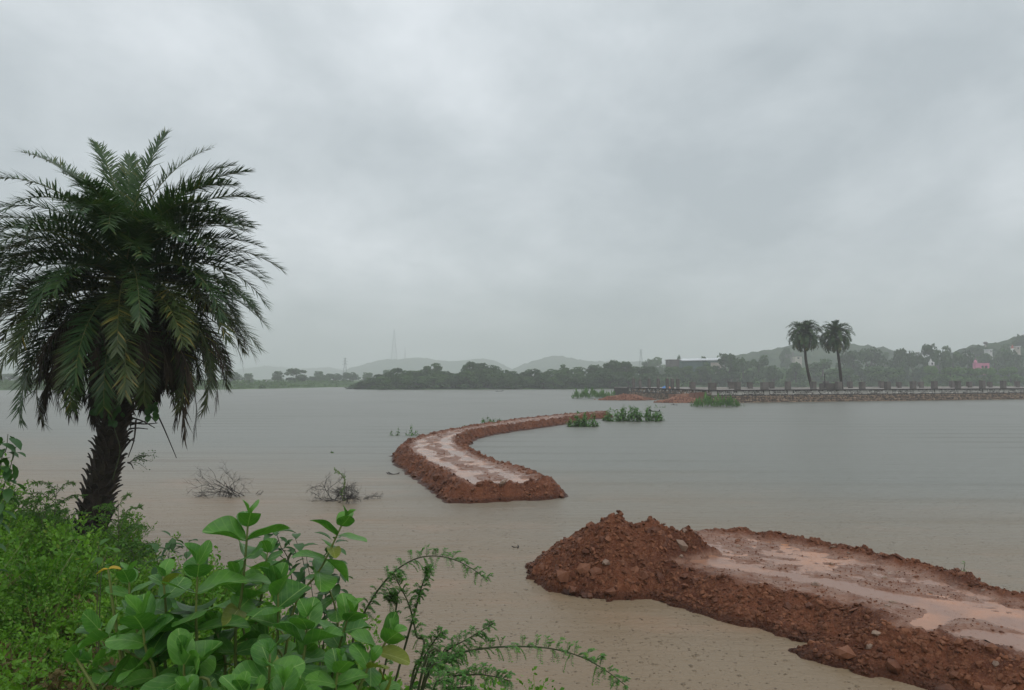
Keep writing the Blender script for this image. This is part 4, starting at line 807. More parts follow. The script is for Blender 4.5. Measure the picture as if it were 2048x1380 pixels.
# --- scrub of the right-hand slope and of the far shores: low cover nobody could count
mb = MB(); n = 5200
P_px = RNG.uniform(1335, 2130, n); Yv = np.interp(RNG.random(n) ** 0.8, [0, 1], [0, 95]); base_Y = np.interp(P_px, [p[0] for p in far_px], [q[1] for q in FAR]) + 3 + Yv
Xv = (P_px - 1024) / FPX * base_Y; Zv = ground_h(Xv, base_Y)
cb, _ = crown_template(31, 'bush', 7, 12, 0.12); V0 = np.concatenate(cb.v); F0 = np.concatenate(cb.f)
big = RNG.uniform(0.9, 2.4, n) * (0.7 + 0.9 * (fbm(Xv * 0.03, base_Y * 0.03, 2, 90) > 0)); idx = RNG.permutation(n)[:3200]
Rz = RNG.random(n) * 6.28; Mx = np.zeros((n, 3, 3)); Mx[:, 0, 0] = np.cos(Rz); Mx[:, 0, 1] = -np.sin(Rz); Mx[:, 1, 0] = np.sin(Rz); Mx[:, 1, 1] = np.cos(Rz); Mx[:, 2, 2] = 1
sc = np.stack([big * 1.7, big * 1.7, big], -1)
mb.inst(V0, F0, (Mx * sc[:, None, :])[idx], np.stack([Xv, base_Y, Zv - 0.1], -1)[idx])
build(mb, 'scrub', M['scrub'], kind='stuff', label='green scrub covering the slope behind the stone terrace', cat='scrub')
mb = MB(); n = 700; P_px = RNG.uniform(-40, 712, n); base_Y = np.interp(P_px, [p[0] for p in far_px], [q[1] for q in FAR]) + RNG.uniform(1, 45, n); Xv = (P_px - 1024) / FPX * base_Y; Zv = ground_h(Xv, base_Y); big = RNG.uniform(0.6, 1.6, n)
Rz = RNG.random(n) * 6.28; Mx = np.zeros((n, 3, 3)); Mx[:, 0, 0] = np.cos(Rz); Mx[:, 0, 1] = -np.sin(Rz); Mx[:, 1, 0] = np.sin(Rz); Mx[:, 1, 1] = np.cos(Rz); Mx[:, 2, 2] = 1
mb.inst(V0, F0, Mx * np.stack([big * 2, big * 2, big], -1)[:, None, :], np.stack([Xv, base_Y, Zv - 0.1], -1)); build(mb, 'scrub', M['scrub'], kind='stuff', label='low green scrub along the left far shore', cat='scrub')

# ------------------------------------------------------------------ buildings
def zg(x, Y): return float(ground_h(np.array([float(x)]), np.array([float(Y)]))[0])
def bpart(parent, name, a, b, mt):
    mb = MB(); V, F = box(a, b); mb.add(V, F); return build(mb, name, M[mt], parent)
def at(px, py, Y): return D(px, py, Y)
Y = 292.0; l, r_ = at(1366, 722, Y), at(1444, 736, Y)
t = thing('long_building', ((l[0] + r_[0]) / 2, Y, zg(l[0], Y)), 'long low building with a pale sheet roof behind trees left of the palms', 'building')
gz = zg(l[0], Y) - 0.5
bpart(t, 'wall', (l[0], Y, gz), (r_[0], Y + 8, l[2] - 0.02), 'teal'); bpart(t, 'end_wall', (r_[0] - 4.5, Y - 0.25, gz), (r_[0] + 0.2, Y + 7.5, r_[2] + 2.2), 'cream')
mb = MB(); x0, x1, z = l[0] - .6, r_[0] + .6, l[2]
V = np.array([(x0, Y - .8, z), (x1, Y - .8, z + .25), (x1, Y + 4, z + .9), (x0, Y + 4, z + .65), (x0, Y + 8.6, z), (x1, Y + 8.6, z + .25)]); V = np.vstack([V, V + [0, 0, .32]])
mb.add(V, np.array([(6, 7, 8, 9), (9, 8, 11, 10), (0, 3, 2, 1), (3, 4, 5, 2), (0, 1, 7, 6), (1, 2, 8, 7), (2, 5, 11, 8), (5, 4, 10, 11), (4, 3, 9, 10), (3, 0, 6, 9)])); build(mb, 'roof', M['roof'], t)
for k in range(5):
    a = l[0] + 1.2 + k * 2.7; w_ = bpart(t, 'window', (a, Y - .06, gz + 1.6), (a + 1.1, Y + .05, gz + 2.8), 'white'); bpart(t, 'pane', (a + .12, Y - .1, gz + 1.72), (a + .98, Y - .055, gz + 2.68), 'glass')
bpart(t, 'window', (r_[0] - 3.2, Y - .31, gz + 1.2), (r_[0] - 2.1, Y - .2, gz + 2.6), 'glass')
l, r_ = at(1338, 719, Y - 6), at(1358, 731, Y - 6); t = thing('flat_roofed_house', ((l[0] + r_[0]) / 2, Y - 6, zg(l[0], Y - 6)), 'dark flat-roofed house at the left end of the long building', 'house')
bpart(t, 'wall', (l[0], Y - 6, zg(l[0], Y - 6) - 1), (r_[0], Y, r_[2]), 'concrete'); bpart(t, 'upper_storey', (l[0] - .1, Y - 6.2, r_[2]), (r_[0] + .1, Y, l[2] - .2), 'darkroof'); bpart(t, 'roof', (l[0] - .4, Y - 6.5, l[2] - .2), (r_[0] + .4, Y + .3, l[2]), 'darkroof'); bpart(t, 'window', (l[0] + 1, Y - 6.08, r_[2] - 1.5), (l[0] + 1.9, Y - 5.9, r_[2] - .5), 'glass')
Y = 270.0; l, r_ = at(1952, 727, Y), at(1979, 737, Y); t = thing('pink_shrine', ((l[0] + r_[0]) / 2, Y, r_[2] - 1), 'small bright pink flat-roofed shrine with a little dome on the green slope', 'shrine')
bpart(t, 'wall', (l[0], Y, r_[2] - 2.2), (r_[0], Y + 2, l[2]), 'pink'); bpart(t, 'parapet', (l[0] - .12, Y - .12, l[2] + .002), (r_[0] + .12, Y + 2.1, l[2] + .15), 'pink')
dcx = at(1955, 726, Y)[0]; mb = MB(); hh = np.linspace(0, 1, 7); V, F = tube([(dcx, Y + 1.2, l[2] + .2 + 1.2 * q) for q in hh], .62 * np.sqrt(np.clip(1 - hh ** 2, .01, 1)), 12); mb.add(V, F); dm = build(mb, 'dome', M['pink'], t, smooth=True)
mb = MB(); V, F = tube([(dcx, Y + 1.2, l[2] + 1.3), (dcx, Y + 1.2, l[2] + 2.0)], .05, 5); mb.add(V - np.array(t.location), F); build(mb, 'finial', M['pink'], None).parent = dm
bpart(t, 'doorway', (l[0] + 3.2, Y - .05, r_[2] - 1.5), (l[0] + 4.1, Y + .1, r_[2] + 1.0), 'glass'); bpart(t, 'window', (l[0] + 2.0, Y - .05, r_[2] + .2), (l[0] + 2.7, Y + .1, r_[2] + 1.0), 'glass')
Y = 275.0; l, r_ = at(1860, 722, Y), at(1869, 731, Y); t = thing('white_shrine', ((l[0] + r_[0]) / 2, Y, r_[2] - 1), 'small white wayside shrine under the dome-shaped tree', 'shrine')
bpart(t, 'plinth', (l[0] - .8, Y - .6, r_[2] - 2), (r_[0] + 1.4, Y + 1.8, r_[2]), 'darkroof'); bpart(t, 'wall', (l[0], Y, r_[2] + .002), (r_[0], Y + 1.2, l[2] - .3), 'white')
mb = MB(); cx = (l[0] + r_[0]) / 2 - .2; V, F = tube([(cx, Y + .6, l[2] - .3), (cx, Y + .6, l[2] + .2), (cx, Y + .6, l[2] + .9)], [.6, .4, .05], 8); mb.add(V, F); build(mb, 'spire', M['white'], t); bpart(t, 'niche', (cx - .1, Y - .04, r_[2] + .3), (cx + .5, Y + .1, r_[2] + 1.1), 'glass')
Y = 372.0
def hut(px0, px1, py0, py1, Y, wall, roof, label, win=True):
    l, r_ = at(px0, py0, Y), at(px1, py1, Y); t = thing('hillside_house', ((l[0] + r_[0]) / 2, Y, r_[2] - 1.5), label, 'house', 'small houses on the far slopes')
    bpart(t, 'wall', (l[0], Y, r_[2] - 3), (r_[0], Y + 4, l[2]), wall); bpart(t, 'roof', (l[0] - .25, Y - .25, l[2] + .002), (r_[0] + .25, Y + 4.2, l[2] + .2), roof)
    if win: w2 = (r_[0] - l[0]); bpart(t, 'window', (l[0] + w2 * .35, Y - .05, l[2] - 1.3), (l[0] + w2 * .62, Y + .1, l[2] - .4), 'glass')
    return t
hut(1979, 1985, 699, 706, 345, 'white', 'roof', 'tiny white house on the right hillside above the pink shrine'); hut(2032, 2041, 693, 697, 350, 'cream', 'roof', 'white house near the top of the right hill'); hut(1936, 1946, 707, 712, 345, 'white', 'roof', 'white wall glimpsed on the slope left of the tiny white house')
hut(1590, 1604, 713, 724, 400, 'cream', 'darkroof', 'pale house in the haze behind the left terrace palm'); hut(1566, 1588, 705, 716, 470, 'darkroof', 'darkroof', 'dark roofed house in the haze left of the terrace palms')
hut(424, 452, 765, 775, 335, 'white', 'roof', 'low white shed on the left far shore by the palm fronds', False); hut(527, 545, 760, 772, 340, 'white', 'darkroof', 'small pale house left of the round solitary tree')
# slim red-topped tower on the right hill and a water tank
def xyz(v): return tuple(v)
q0, q1 = at(2025, 708, 348), at(2025, 689, 348); t = thing('temple_tower', q0, 'slim white tower with a red top on the right hill', 'tower'); bpart(t, 'shaft', (q0[0] - .6, 347.5, q0[2] - 2), (q0[0] + .6, 348.7, q0[2] + 2.6), 'white'); mb = MB(); V, F = tube([(q0[0], 348, q0[2] + 2.6), (q0[0], 348, q1[2] - 1), q1], [.55, .45, .05], 8); mb.add(V, F); build(mb, 'red_top', M['red'], t)
q0, q1 = at(1971, 694, 385), at(1971, 685.5, 385); t = thing('water_tank', q0, 'small mushroom-shaped water tank on the right hill crest', 'tank')
mb = MB(); V, F = tube([q0 - [0, 0, 4], q1], .35, 8); mb.add(V, F); build(mb, 'column', M['cream'], t); mb = MB(); V, F = tube([q1 - [0, 0, .9], q1 - [0, 0, .1], q1 + [0, 0, .5]], [.5, 1.25, .6], 10); mb.add(V, F); build(mb, 'tank_bowl', M['darkroof'], t)
# low dam with red and white blocks on the left
l, r_ = at(612, 769, 372), at(690, 775, 372); t = thing('low_dam', ((l[0] + r_[0]) / 2, 372, -.5), 'low pale dam wall with reddish blocks across the far left inlet', 'dam')
bpart(t, 'wall', (l[0], 372, -1.3), (r_[0], 373.5, l[2] - .7), 'cream')
for k in range(9):
    a = l[0] + k * (r_[0] - l[0]) / 9 + .3; bpart(t, 'block', (a, 371.8, l[2] - .698), (a + random.uniform(.8, 1.7), 373.2, l[2] + random.uniform(-.3, .2)), random.choice(('brick', 'white', 'brick', 'cream')))

# ------------------------------------------------------------------ lattice towers
def lattice(px, base_py, top_py, Y, w_px, label, levels=7, arms=0, thick=0.12):
    b, tp = at(px, base_py, Y), at(px, top_py, Y); h = tp[2] - b[2] + 6; z0 = b[2] - 6; w0 = w_px / FPX * Y / 2
    t = thing('lattice_tower', (b[0], Y, z0), label, 'pylon'); c = np.array([b[0], Y, z0])
    def corner(k, f):
        w_ = w0 * (1 - f) ** 1.2 * .92 + w0 * .10; sx, sy = ((-1, -1), (1, -1), (1, 1), (-1, 1))[k]; return c + [sx * w_, sy * w_, h * f]
    for k in range(4):
        mb = MB(); V, F = tube([corner(k, f) for f in np.linspace(0, 1, levels + 1)], thick, 4); mb.add(V, F); build(mb, 'leg', M['steel'], t)
    mb = MB()
    for i in range(levels):
        f0, f1 = i / levels, (i + 1) / levels
        for k in range(4):
            k2 = (k + 1) % 4
            for a, b2 in ((corner(k, f0), corner(k2, f1)), (corner(k2, f0), corner(k, f1)), (corner(k, f1), corner(k2, f1))): V, F = tube([a, b2], thick * .55, 3, False); mb.add(V, F)
    build(mb, 'bracing', M['steel'], t)
    for i in range(arms):
        f = .97 - i * .11; wv = w0 * (.8 + .15 * i); mb = MB()
        for sy in (-.3, .3): V, F = tube([c + [-wv, 0, h * f], c + [0, sy, h * f + .5], c + [wv, 0, h * f]], thick * .8, 3); mb.add(V, F)
        V, F = tube([c + [-wv, 0, h * f], c + [wv, 0, h * f]], thick * .8, 3); mb.add(V, F); build(mb, 'cross_arm', M['steel'], t)
    mb = MB(); V, F = tube([c + [0, 0, h], c + [0, 0, h + h * .03]], thick * .7, 4); mb.add(V, F); build(mb, 'finial_rod', M['steel'], t)
lattice(788, 722, 659, 1760, 13, 'tall lattice mast on the left hilltop', 9, 0, .32); lattice(810, 722, 694, 1765, 4, 'slim short mast beside the tall lattice mast', 7, 0, .25)
lattice(690, 746, 716, 430, 11, 'lattice pylon with cross-arms above the far left trees', 7, 3, .04); lattice(1282, 730, 699, 520, 11, 'thin lattice pylon above the right part of the middle wood', 7, 2, .045)

# ================================================================== PLANTS OF THE NEAR BANK AND THE WATER
def nh(x, y): return float(near_h(np.array([float(x)]), np.array([float(y)]))[0])
def leaf_grid(L, W, cup=0.25, curl=0.2, nu=5, nv=8, tip=0.06, wave=0.03, seed=0, blunt=False):
    """broad leaf blade lying along +y, face up +z, with leaf coordinates for the veins"""
    r = np.random.default_rng(seed); v = np.linspace(0, 1, nv); u_ = np.linspace(-1, 1, nu); U, V = np.meshgrid(u_, v, indexing='ij')
    v = v ** 0.9; prof = (1 - (2 * v - 1) ** 2) ** (0.46 if blunt else 0.8) * (0.9 + 0.16 * v); prof[0] = 0.12; prof[-1] = tip
    X = U * prof[None] * W / 2; Yy = V * L; Z = cup * W * (np.abs(X) / (W / 2)) ** 2 * 0.6 - curl * L * (V - 0.15) ** 2 + wave * W * np.sin(V * 9 + r.uniform(0, 6)) * np.abs(U)
    return np.stack([X, Yy, Z], -1).reshape(-1, 3), grid_faces(nu, nv), np.stack([U * prof[None], V, 0 * U], -1).reshape(-1, 3)
def leaf_mesh(mt, seed, L=1.0, W=0.72, cup=0.25, curl=0.2):
    V, F, LFc = leaf_grid(L, W, cup, curl, 9, 14, .14, seed=seed, blunt=True); mb = MB(); mb.add(V, F, 0, .5); me = mb.mesh('leaf', M[mt], True)
    a = me.attributes.new('lf', 'FLOAT_VECTOR', 'POINT'); a.data.foreach_set('vector', LFc.astype(np.float32).ravel()); return me
CAL = [leaf_mesh('calo', k, 1, w_, c_, q_) for k, (w_, c_, q_) in enumerate(((.82, .2, .10), (.88, .3, .18), (.74, .2, .25), (.84, .38, .05), (.92, .12, .15), (.78, -.1, .4), (.84, .55, .1), (.76, .05, -.12)))]
CALY, CALO = leaf_mesh('calo_yellow', 9, 1, .5, .5, .3), leaf_mesh('calo_olive', 10, 1, .55, .4, .2)
def put_leaf(parent, me, p, d, up, L, name='leaf'):
    y = unit(d); x = unit(np.cross(y, up)); z = np.cross(x, y); o = link(name, me, parent)
    o.matrix_basis = Matrix.Translation(Vector(p - np.array(parent.location))) @ Matrix(np.stack([x, y, z], -1).tolist()).to_4x4() @ Matrix.Scale(L, 4); return o
rc = random.Random(77)
def shoot(parent, pix, Y0, Y1, L, pairs_, spread=0.75, az0=None, special=None, rad_=0.008):
    """a leafy shoot: pix runs from its foot to its tip"""
    n = len(pix); P = [D(px, py, Y0 + (Y1 - Y0) * k / (n - 1)) for k, (px, py) in enumerate(pix)]; C_ = spline(P, 14)
    mb = MB(); V, F = tube(C_, np.linspace(rad_, rad_ * .5, 14), 7); mb.add(V, F, 0, rc.random()); build(mb, 'stem', M['stem_green'], parent, smooth=True)
    pairs = pairs_ + 2 if pairs_ > 2 else pairs_; az = rc.uniform(0, 3.14) if az0 is None else az0; ax_t = unit(C_[-1] - C_[-4])
    for k in range(pairs):
        back_ = 0.046 * L / 0.16 * k * (1 + .12 * k); s = max(0, len(C_) - 1 - back_ / (np.linalg.norm(C_[-1] - C_[-2]) + 1e-6)); i = int(s); p = C_[i] + (C_[min(i + 1, 13)] - C_[i]) * (s - i)
        ax = unit(C_[min(i + 1, 13)] - C_[max(i - 1, 0)]); e1 = unit(np.cross(ax, [0.1, 1, .2])); e2 = np.cross(ax, e1)
        sp = min(1.55, (.50 + .34 * k) * spread / .75) + rc.uniform(-.22, .22)
        ll = 1.10 * L * min(1.0, 0.55 + 0.30 * k) * rc.uniform(.75, 1.15)
        for sg in (0, 1):
            a = az + k * 1.57 + sg * math.pi + rc.uniform(-.25, .25); out = e1 * math.cos(a) + e2 * math.sin(a); d = ax * math.cos(sp) + out * math.sin(sp); up = ax * math.sin(sp) - out * math.cos(sp)
            put_leaf(parent, (special or {}).get((k, sg), CALO if rc.random() < .02 else rc.choice(CAL)), p, d, up + np.array([rc.gauss(0, .3), rc.gauss(-.15, .3), 0]), ll)
def calo_plant(label, base_px, Y, shoots):
    b = D(base_px, 1380, Y); b[2] = nh(b[0], b[1]) - .02; t = thing('broad_leaved_shrub', b, label, 'shrub', 'broad-leaved shrubs on the near bank')
    mb = MB(); V, F = tube([b, b + [0, 0, .12]], .03, 8); mb.add(V, F); build(mb, 'stump', M['stem_dark'], t)
    shoots = shoots + [([(s[0][-1][0] + rc.uniform(-45, 45), 1400), (s[0][-1][0] + rc.uniform(-40, 40), (s[0][-1][1] + 1400) / 2 + 30), (s[0][-1][0] + rc.uniform(-50, 50), min(1400, s[0][-1][1] + rc.uniform(60, 130)))], s[1] + rc.uniform(.1, .35), s[2] + rc.uniform(.1, .35), s[3] * .85, 3, {}) for s in shoots if s[3] > .1]
    for s in shoots: shoot(t, [(base_px + (s[0][0][0] - base_px) * .3, 1560)] + s[0], *s[1:-1], **s[-1])
    return t
calo_plant('tallest broad-leaved shrub, its top leaves rising against the water left of centre', 500, 3.3, [
    ([(470, 1300), (484, 1185), (492, 1100), (497, 1030)], 3.25, 3.3, .150, 5, dict(az0=0.4, spread=.72)),
    ([(550, 1330), (556, 1240), (556, 1165)], 3.2, 3.2, .150, 4, dict(az0=1.2)),
    ([(505, 1300), (525, 1180), (535, 1105)], 3.55, 3.6, .12, 3, dict()),
    ([(560, 1370), (590, 1210), (640, 1140), (690, 1036)], 3.5, 3.5, .125, 4, dict(az0=.2, spread=.8, special={(3, 1): CALO, (2, 1): CAL[2]}, rad_=.008))])
calo_plant('broad-leaved shrub with paired round leaves in the middle of the clump', 395, 3.1, [
    ([(395, 1330), (392, 1230), (396, 1128)], 3.1, 3.1, .165, 4, dict(az0=.5)),
    ([(330, 1330), (332, 1230), (326, 1152)], 3.2, 3.2, .13, 4, dict(az0=1.4)),
    ([(420, 1370), (372, 1360), (370, 1305)], 2.9, 2.85, .15, 3, dict(az0=.9)),
    ([(450, 1350), (440, 1290), (430, 1250)], 3.3, 3.35, .13, 3, dict())])
calo_plant('broad-leaved shrub with a yellowed leaf at the left of the clump', 300, 3.1, [
    ([(310, 1360), (292, 1300), (283, 1232)], 3.0, 2.95, .160, 4, dict(az0=.2)),
    ([(300, 1350), (250, 1300), (183, 1248)], 3.1, 3.05, .12, 3, dict(az0=1.0)),
    ([(290, 1330), (262, 1220), (258, 1148)], 3.25, 3.3, .12, 3, dict(az0=.5)),
    ([(230, 1240), (222, 1180), (216, 1138)], 3.25, 3.25, .075, 1, dict(special={(0, 0): CALY, (0, 1): CALY}, spread=4.0, az0=.3, rad_=.008)),
    ([(200, 1400), (170, 1345), (147, 1308)], 3.0, 3.0, .075, 2, dict(rad_=.009))])
calo_plant('broad-leaved shrub with pale buds at the right of the clump', 640, 3.1, [
    ([(600, 1380), (610, 1300), (616, 1232)], 3.0, 3.0, .160, 4, dict(az0=.1)),
    ([(660, 1380), (680, 1290), (700, 1222)], 3.2, 3.2, .13, 4, dict(az0=.9)),
    ([(690, 1400), (740, 1330), (783, 1268)], 3.15, 3.15, .13, 4, dict(az0=.3, special={(3, 0): CALO})),
    ([(670, 1400), (672, 1370), (678, 1325)], 2.9, 2.9, .12, 4, dict(az0=.7)),
    ([(700, 1420), (730, 1350), (742, 1320)], 3.0, 3.0, .11, 2, dict(special={(1, 0): CALO}))])
calo_plant('low broad-leaved shrub along the bottom edge of the picture', 540, 2.75, [
    ([(540, 1440), (538, 1380), (540, 1308)], 2.75, 2.7, .135, 4, dict(az0=.6)),
    ([(560, 1470), (562, 1420), (566, 1372)], 2.6, 2.55, .14, 4, dict(az0=.3)),
    ([(500, 1470), (490, 1420), (486, 1382)], 2.6, 2.55, .12, 3, dict(az0=1.2)),
    ([(380, 1480), (375, 1430), (372, 1385)], 2.7, 2.65, .14, 3, dict(az0=.2)),
    ([(440, 1480), (450, 1430), (455, 1395)], 2.9, 2.9, .13, 3, dict())])

# ------------------------------------------------------------------ feathery weeds covering the left bank
def weed_template(seed, h=0.5, stems=5, nl=120, leaf=0.035):
    r = np.random.default_rng(seed); O, Dv, S_ = [], [], []; mbS = MB()
    for k in range(stems):
        a = r.uniform(0, 6.28); ln = r.uniform(.05, .3); P = spline([(0, 0, 0), (ln * .4 * math.cos(a) * h, ln * .4 * math.sin(a) * h, .5 * h), (ln * math.cos(a) * h * 1.6, ln * math.sin(a) * h * 1.6, h * r.uniform(.75, 1.05))], 8)
        V, F = tube(P, np.linspace(.005, .0015, 8), 3, False); mbS.add(V, F, 1, .5)
        for j in range(nl // stems):
            s = r.uniform(.25, 1) ** .7; p = np.array([np.interp(s, np.linspace(0, 1, 8), P[:, c]) for c in range(3)]); b = r.uniform(0, 6.28); sp = r.uniform(.5, 1.2); d = np.array([math.cos(b) * math.sin(sp), math.sin(b) * math.sin(sp), math.cos(sp)])
            br = h * .30 * (1.15 - s) + .03
            for q in range(4): O.append(p + d * br * (q + r.uniform(.2, 1)) / 4); Dv.append(d + r.normal(0, .6, 3)); S_.append(leaf * r.uniform(.6, 1.3))
    return mbS, np.array(O), np.array(Dv), np.array(S_)
LV = np.array([(0, 0, 0), (.28, 0, .5), (0, .08, 1.0), (-.28, 0, .5)]); LFq = np.array([(0, 1, 2, 3)])
def weeds(pts, templates, mb, scale, mt_leaf=0):
    for k, (x, y) in enumerate(pts):
        sb, O, Dv, S_ = templates[k % len(templates)]; s = scale[k]; a = random.random() * 6.28; c, sn = math.cos(a), math.sin(a); R = np.array([[c, -sn, 0], [sn, c, 0], [0, 0, 1]]); base_ = np.array([x, y, nh(x, y) - .02])
        OO = (O * s) @ R.T + base_; DD = Dv @ R.T; dens = random.random()
        mb.inst(np.concatenate(sb.v) * s, np.concatenate(sb.f), R[None], base_[None], 1)
        mb.inst(LV, LFq, frames(DD, RNG.random(len(OO)) * 6.28) * (S_ * s ** .5)[:, None, None], OO, mt_leaf, np.clip(RNG.random(len(OO)) * .9 + .1 * dens, 0, 1))
WT = [weed_template(60 + k, .5, 6, 120, .024) for k in range(4)] + [weed_template(66 + k, .62, 5, 80, .040) for k in range(3)]
pts = []
while len(pts) < 1000:
    x, y = random.uniform(-10.5, 1.2), random.uniform(2.2, 14.0)
    if x / y < -0.86 or x / y > 0.18: continue
    sd_ = float(sdpoly(np.array([x]), np.array([y]), SHORE)[0])
    if sd_ < 0.15 or (x > -1.0 and y > 5.3): continue
    if math.hypot(x - base[0], y - base[1]) < .5: continue
    pts.append((x, y))
mb = MB(); weeds(pts, WT, mb, [random.uniform(.75, 1.3) * (.78 + .75 * float(sstep(4, 9.5, y))) * (1 if x < -1.2 else 1.15) * (.62 if (abs(x / y - base[0] / base[1]) < .12 and y > 7) else 1) * (1 + .8 * float(fbm(np.array([x * .8]), np.array([y * .8]), 2, 71)[0])) for x, y in pts]); build(mb, 'weed_cover', [M['weed'], M['stem_green']], kind='stuff', label='mass of bright green feathery weeds covering the left bank', cat='weeds')
mb = MB(); p2 = [p for p in pts if p[0] < -.8 and (p[1] < 4.6 or fbm(np.array([p[0] * 1.3]), np.array([p[1] * 1.3]), 2, 73)[0] > .28)][:190]; weeds([(x + .1, y - .1) for x, y in p2], WT, mb, [random.uniform(.6, 1.0) for _ in p2]); build(mb, 'dry_weed_cover', [M['weed_dry'], M['bark']], kind='stuff', label='brownish withered weeds low on the left bank', cat='weeds')
# taller single weeds with narrow drooping leaflets
def tall_weed(px, py_top, Y, label, n=11, h=None):
    x = D(px, 900, Y)[0]; z = nh(x, Y); h = D(px, py_top, Y)[2] - z; t = thing('feathery_weed', (x, Y, z - .02), label, 'weed', 'taller weeds on the left bank'); r = np.random.default_rng(int(px))
    stem = MB(); lf = MB(); P = spline([(x, Y, z), (x + r.normal(0, .04), Y, z + h * .5), (x + r.normal(0, .08), Y, z + h)], 10); V, F = tube(P, np.linspace(.010, .003, 10), 5); stem.add(V, F, 0, .5)
    for k in range(n):
        s = .30 + .68 * k / n; p = np.array([np.interp(s, np.linspace(0, 1, 10), P[:, c]) for c in range(3)]); a = k * 2.4 + r.normal(0, .3); L = h * (.42 - .24 * s) + .05
        Q = spline([p, p + np.array([math.cos(a) * .55, math.sin(a) * .55, .45]) * L, p + np.array([math.cos(a) * 1.05, math.sin(a) * 1.05, .42]) * L], 8); V, F = tube(Q, np.linspace(.006, .0025, 8), 3, False); stem.add(V, F, 0, .5)
        m = 70; q = r.uniform(.12, 1, m); O = np.stack([np.interp(q, np.linspace(0, 1, 8), Q[:, c]) for c in range(3)], -1); d = np.stack([r.normal(0, .8, m) + math.cos(a) * .6, r.normal(0, .8, m) + math.sin(a) * .6, r.normal(-.25, .5, m)], -1)
        lf.inst(LV * np.array([.45, 1, 1]), LFq, frames(d, r.random(m) * 6.28) * r.uniform(.04, .09, m)[:, None, None], O)
    build(stem, 'stem', M['stem_dark'], t); build(lf, 'foliage', M['weed_tall'], t); return t
tall_weed(122, 968, 11.0, 'tall feathery weed just left of the palm foot', 13); tall_weed(240, 1000, 10.6, 'tall feathery weed just right of the palm foot against the water', 12)
tall_weed(45, 985, 11.4, 'feathery weed near the left edge beyond the weed mass'); tall_weed(85, 1000, 10.4, 'bushy feathery weed between the left edge and the palm'); tall_weed(268, 1085, 9.4, 'small feathery weed at the water edge below the palm'); tall_weed(5, 990, 10.6, 'feathery weed cut by the left edge of the picture')

# ------------------------------------------------------------------ leafy herbs
def herb(px_list, Y, label, leafL, nleaf, mt='herb', name='leafy_herb', cat='herb', droop=.3, W=.55, group=None, ground=None):
    """px_list: list of stems, each a list of pixels from foot to tip"""
    b = D(*px_list[0][0], Y); b[2] = ground if ground is not None else nh(b[0], b[1]); t = thing(name, b, label, cat, group); st, lf = MB(), MB(); r = np.random.default_rng(int(abs(px_list[0][0][0] * 7 + Y)))
    lv, fq, _ = leaf_grid(1, W, .3, .35, 3, 5, seed=3)
    for sidx, pix in enumerate(px_list):
        P = [D(px, py, Y + r.normal(0, .04)) for px, py in pix]; P = ([b] + P) if sidx else ([b] + P[1:]); C_ = spline(P, 12); V, F = tube(C_, np.linspace(leafL * .04, leafL * .015, 12), 5); st = MB(); st.add(V, F, 0, .5); build(st, 'stem', M['stem_dark'], t)
        nleaf = int(nleaf * 1.0) ; q = np.linspace(.25, 1, nleaf); O = np.stack([np.interp(q, np.linspace(0, 1, 12), C_[:, c]) for c in range(3)], -1); a = np.arange(nleaf) * 2.4 + r.random(nleaf); el = r.normal(.25 - droop, .35, nleaf)
        d = np.stack([np.cos(a) * np.cos(el), np.sin(a) * np.cos(el), np.sin(el)], -1); x = unit(np.cross(d, [0, 0, 1.])); z = np.cross(x, d); Mx = np.stack([x, d, z], -1) * (leafL * r.uniform(.6, 1.1, nleaf))[:, None, None]; lf.inst(lv, fq, Mx, O + d * leafL * .15)
    build(lf, 'foliage', M[mt], t, smooth=True); return t
herb([[(600, 1330), (585, 1180), (560, 1090), (548, 1052)], [(600, 1330), (610, 1150), (590, 1075)], [(600, 1330), (570, 1170), (528, 1075)]], 4.2, 'dark leafy herb behind the tallest broad-leaved shrub', .10, 26)
herb([[(640, 1330), (650, 1200), (662, 1120), (668, 1080)], [(640, 1330), (668, 1220), (682, 1140)], [(640, 1330), (625, 1190), (612, 1110)]], 4.1, 'dark pointed-leaf herb under the slender right-hand shoot', .095, 24)
herb([[(330, 1300), (335, 1150), (345, 1072)], [(330, 1300), (320, 1150), (305, 1085)], [(330, 1300), (365, 1180), (375, 1085)]], 5.2, 'leafy herb at the water edge behind the round-leaved shrub', .09, 24)
herb([[(200, 1200), (195, 1130), (200, 1098)], [(200, 1200), (205, 1140), (215, 1100)]], 4.8, 'small light green herb among the weeds left of the yellow leaf', .09, 6, 'weed_tall')
herb([[(-20, 1080), (-2, 960), (12, 900), (16, 868)], [(-20, 1080), (4, 985), (22, 930), (28, 895)], [(-20, 1080), (-6, 950), (-4, 870)], [(-20, 1080), (5, 1010), (22, 965)]], 5.6, 'drooping broad-leaved sapling cut by the left edge of the picture', .14, 12, 'herb', 'leafy_sapling', 'sapling', .75, .5)
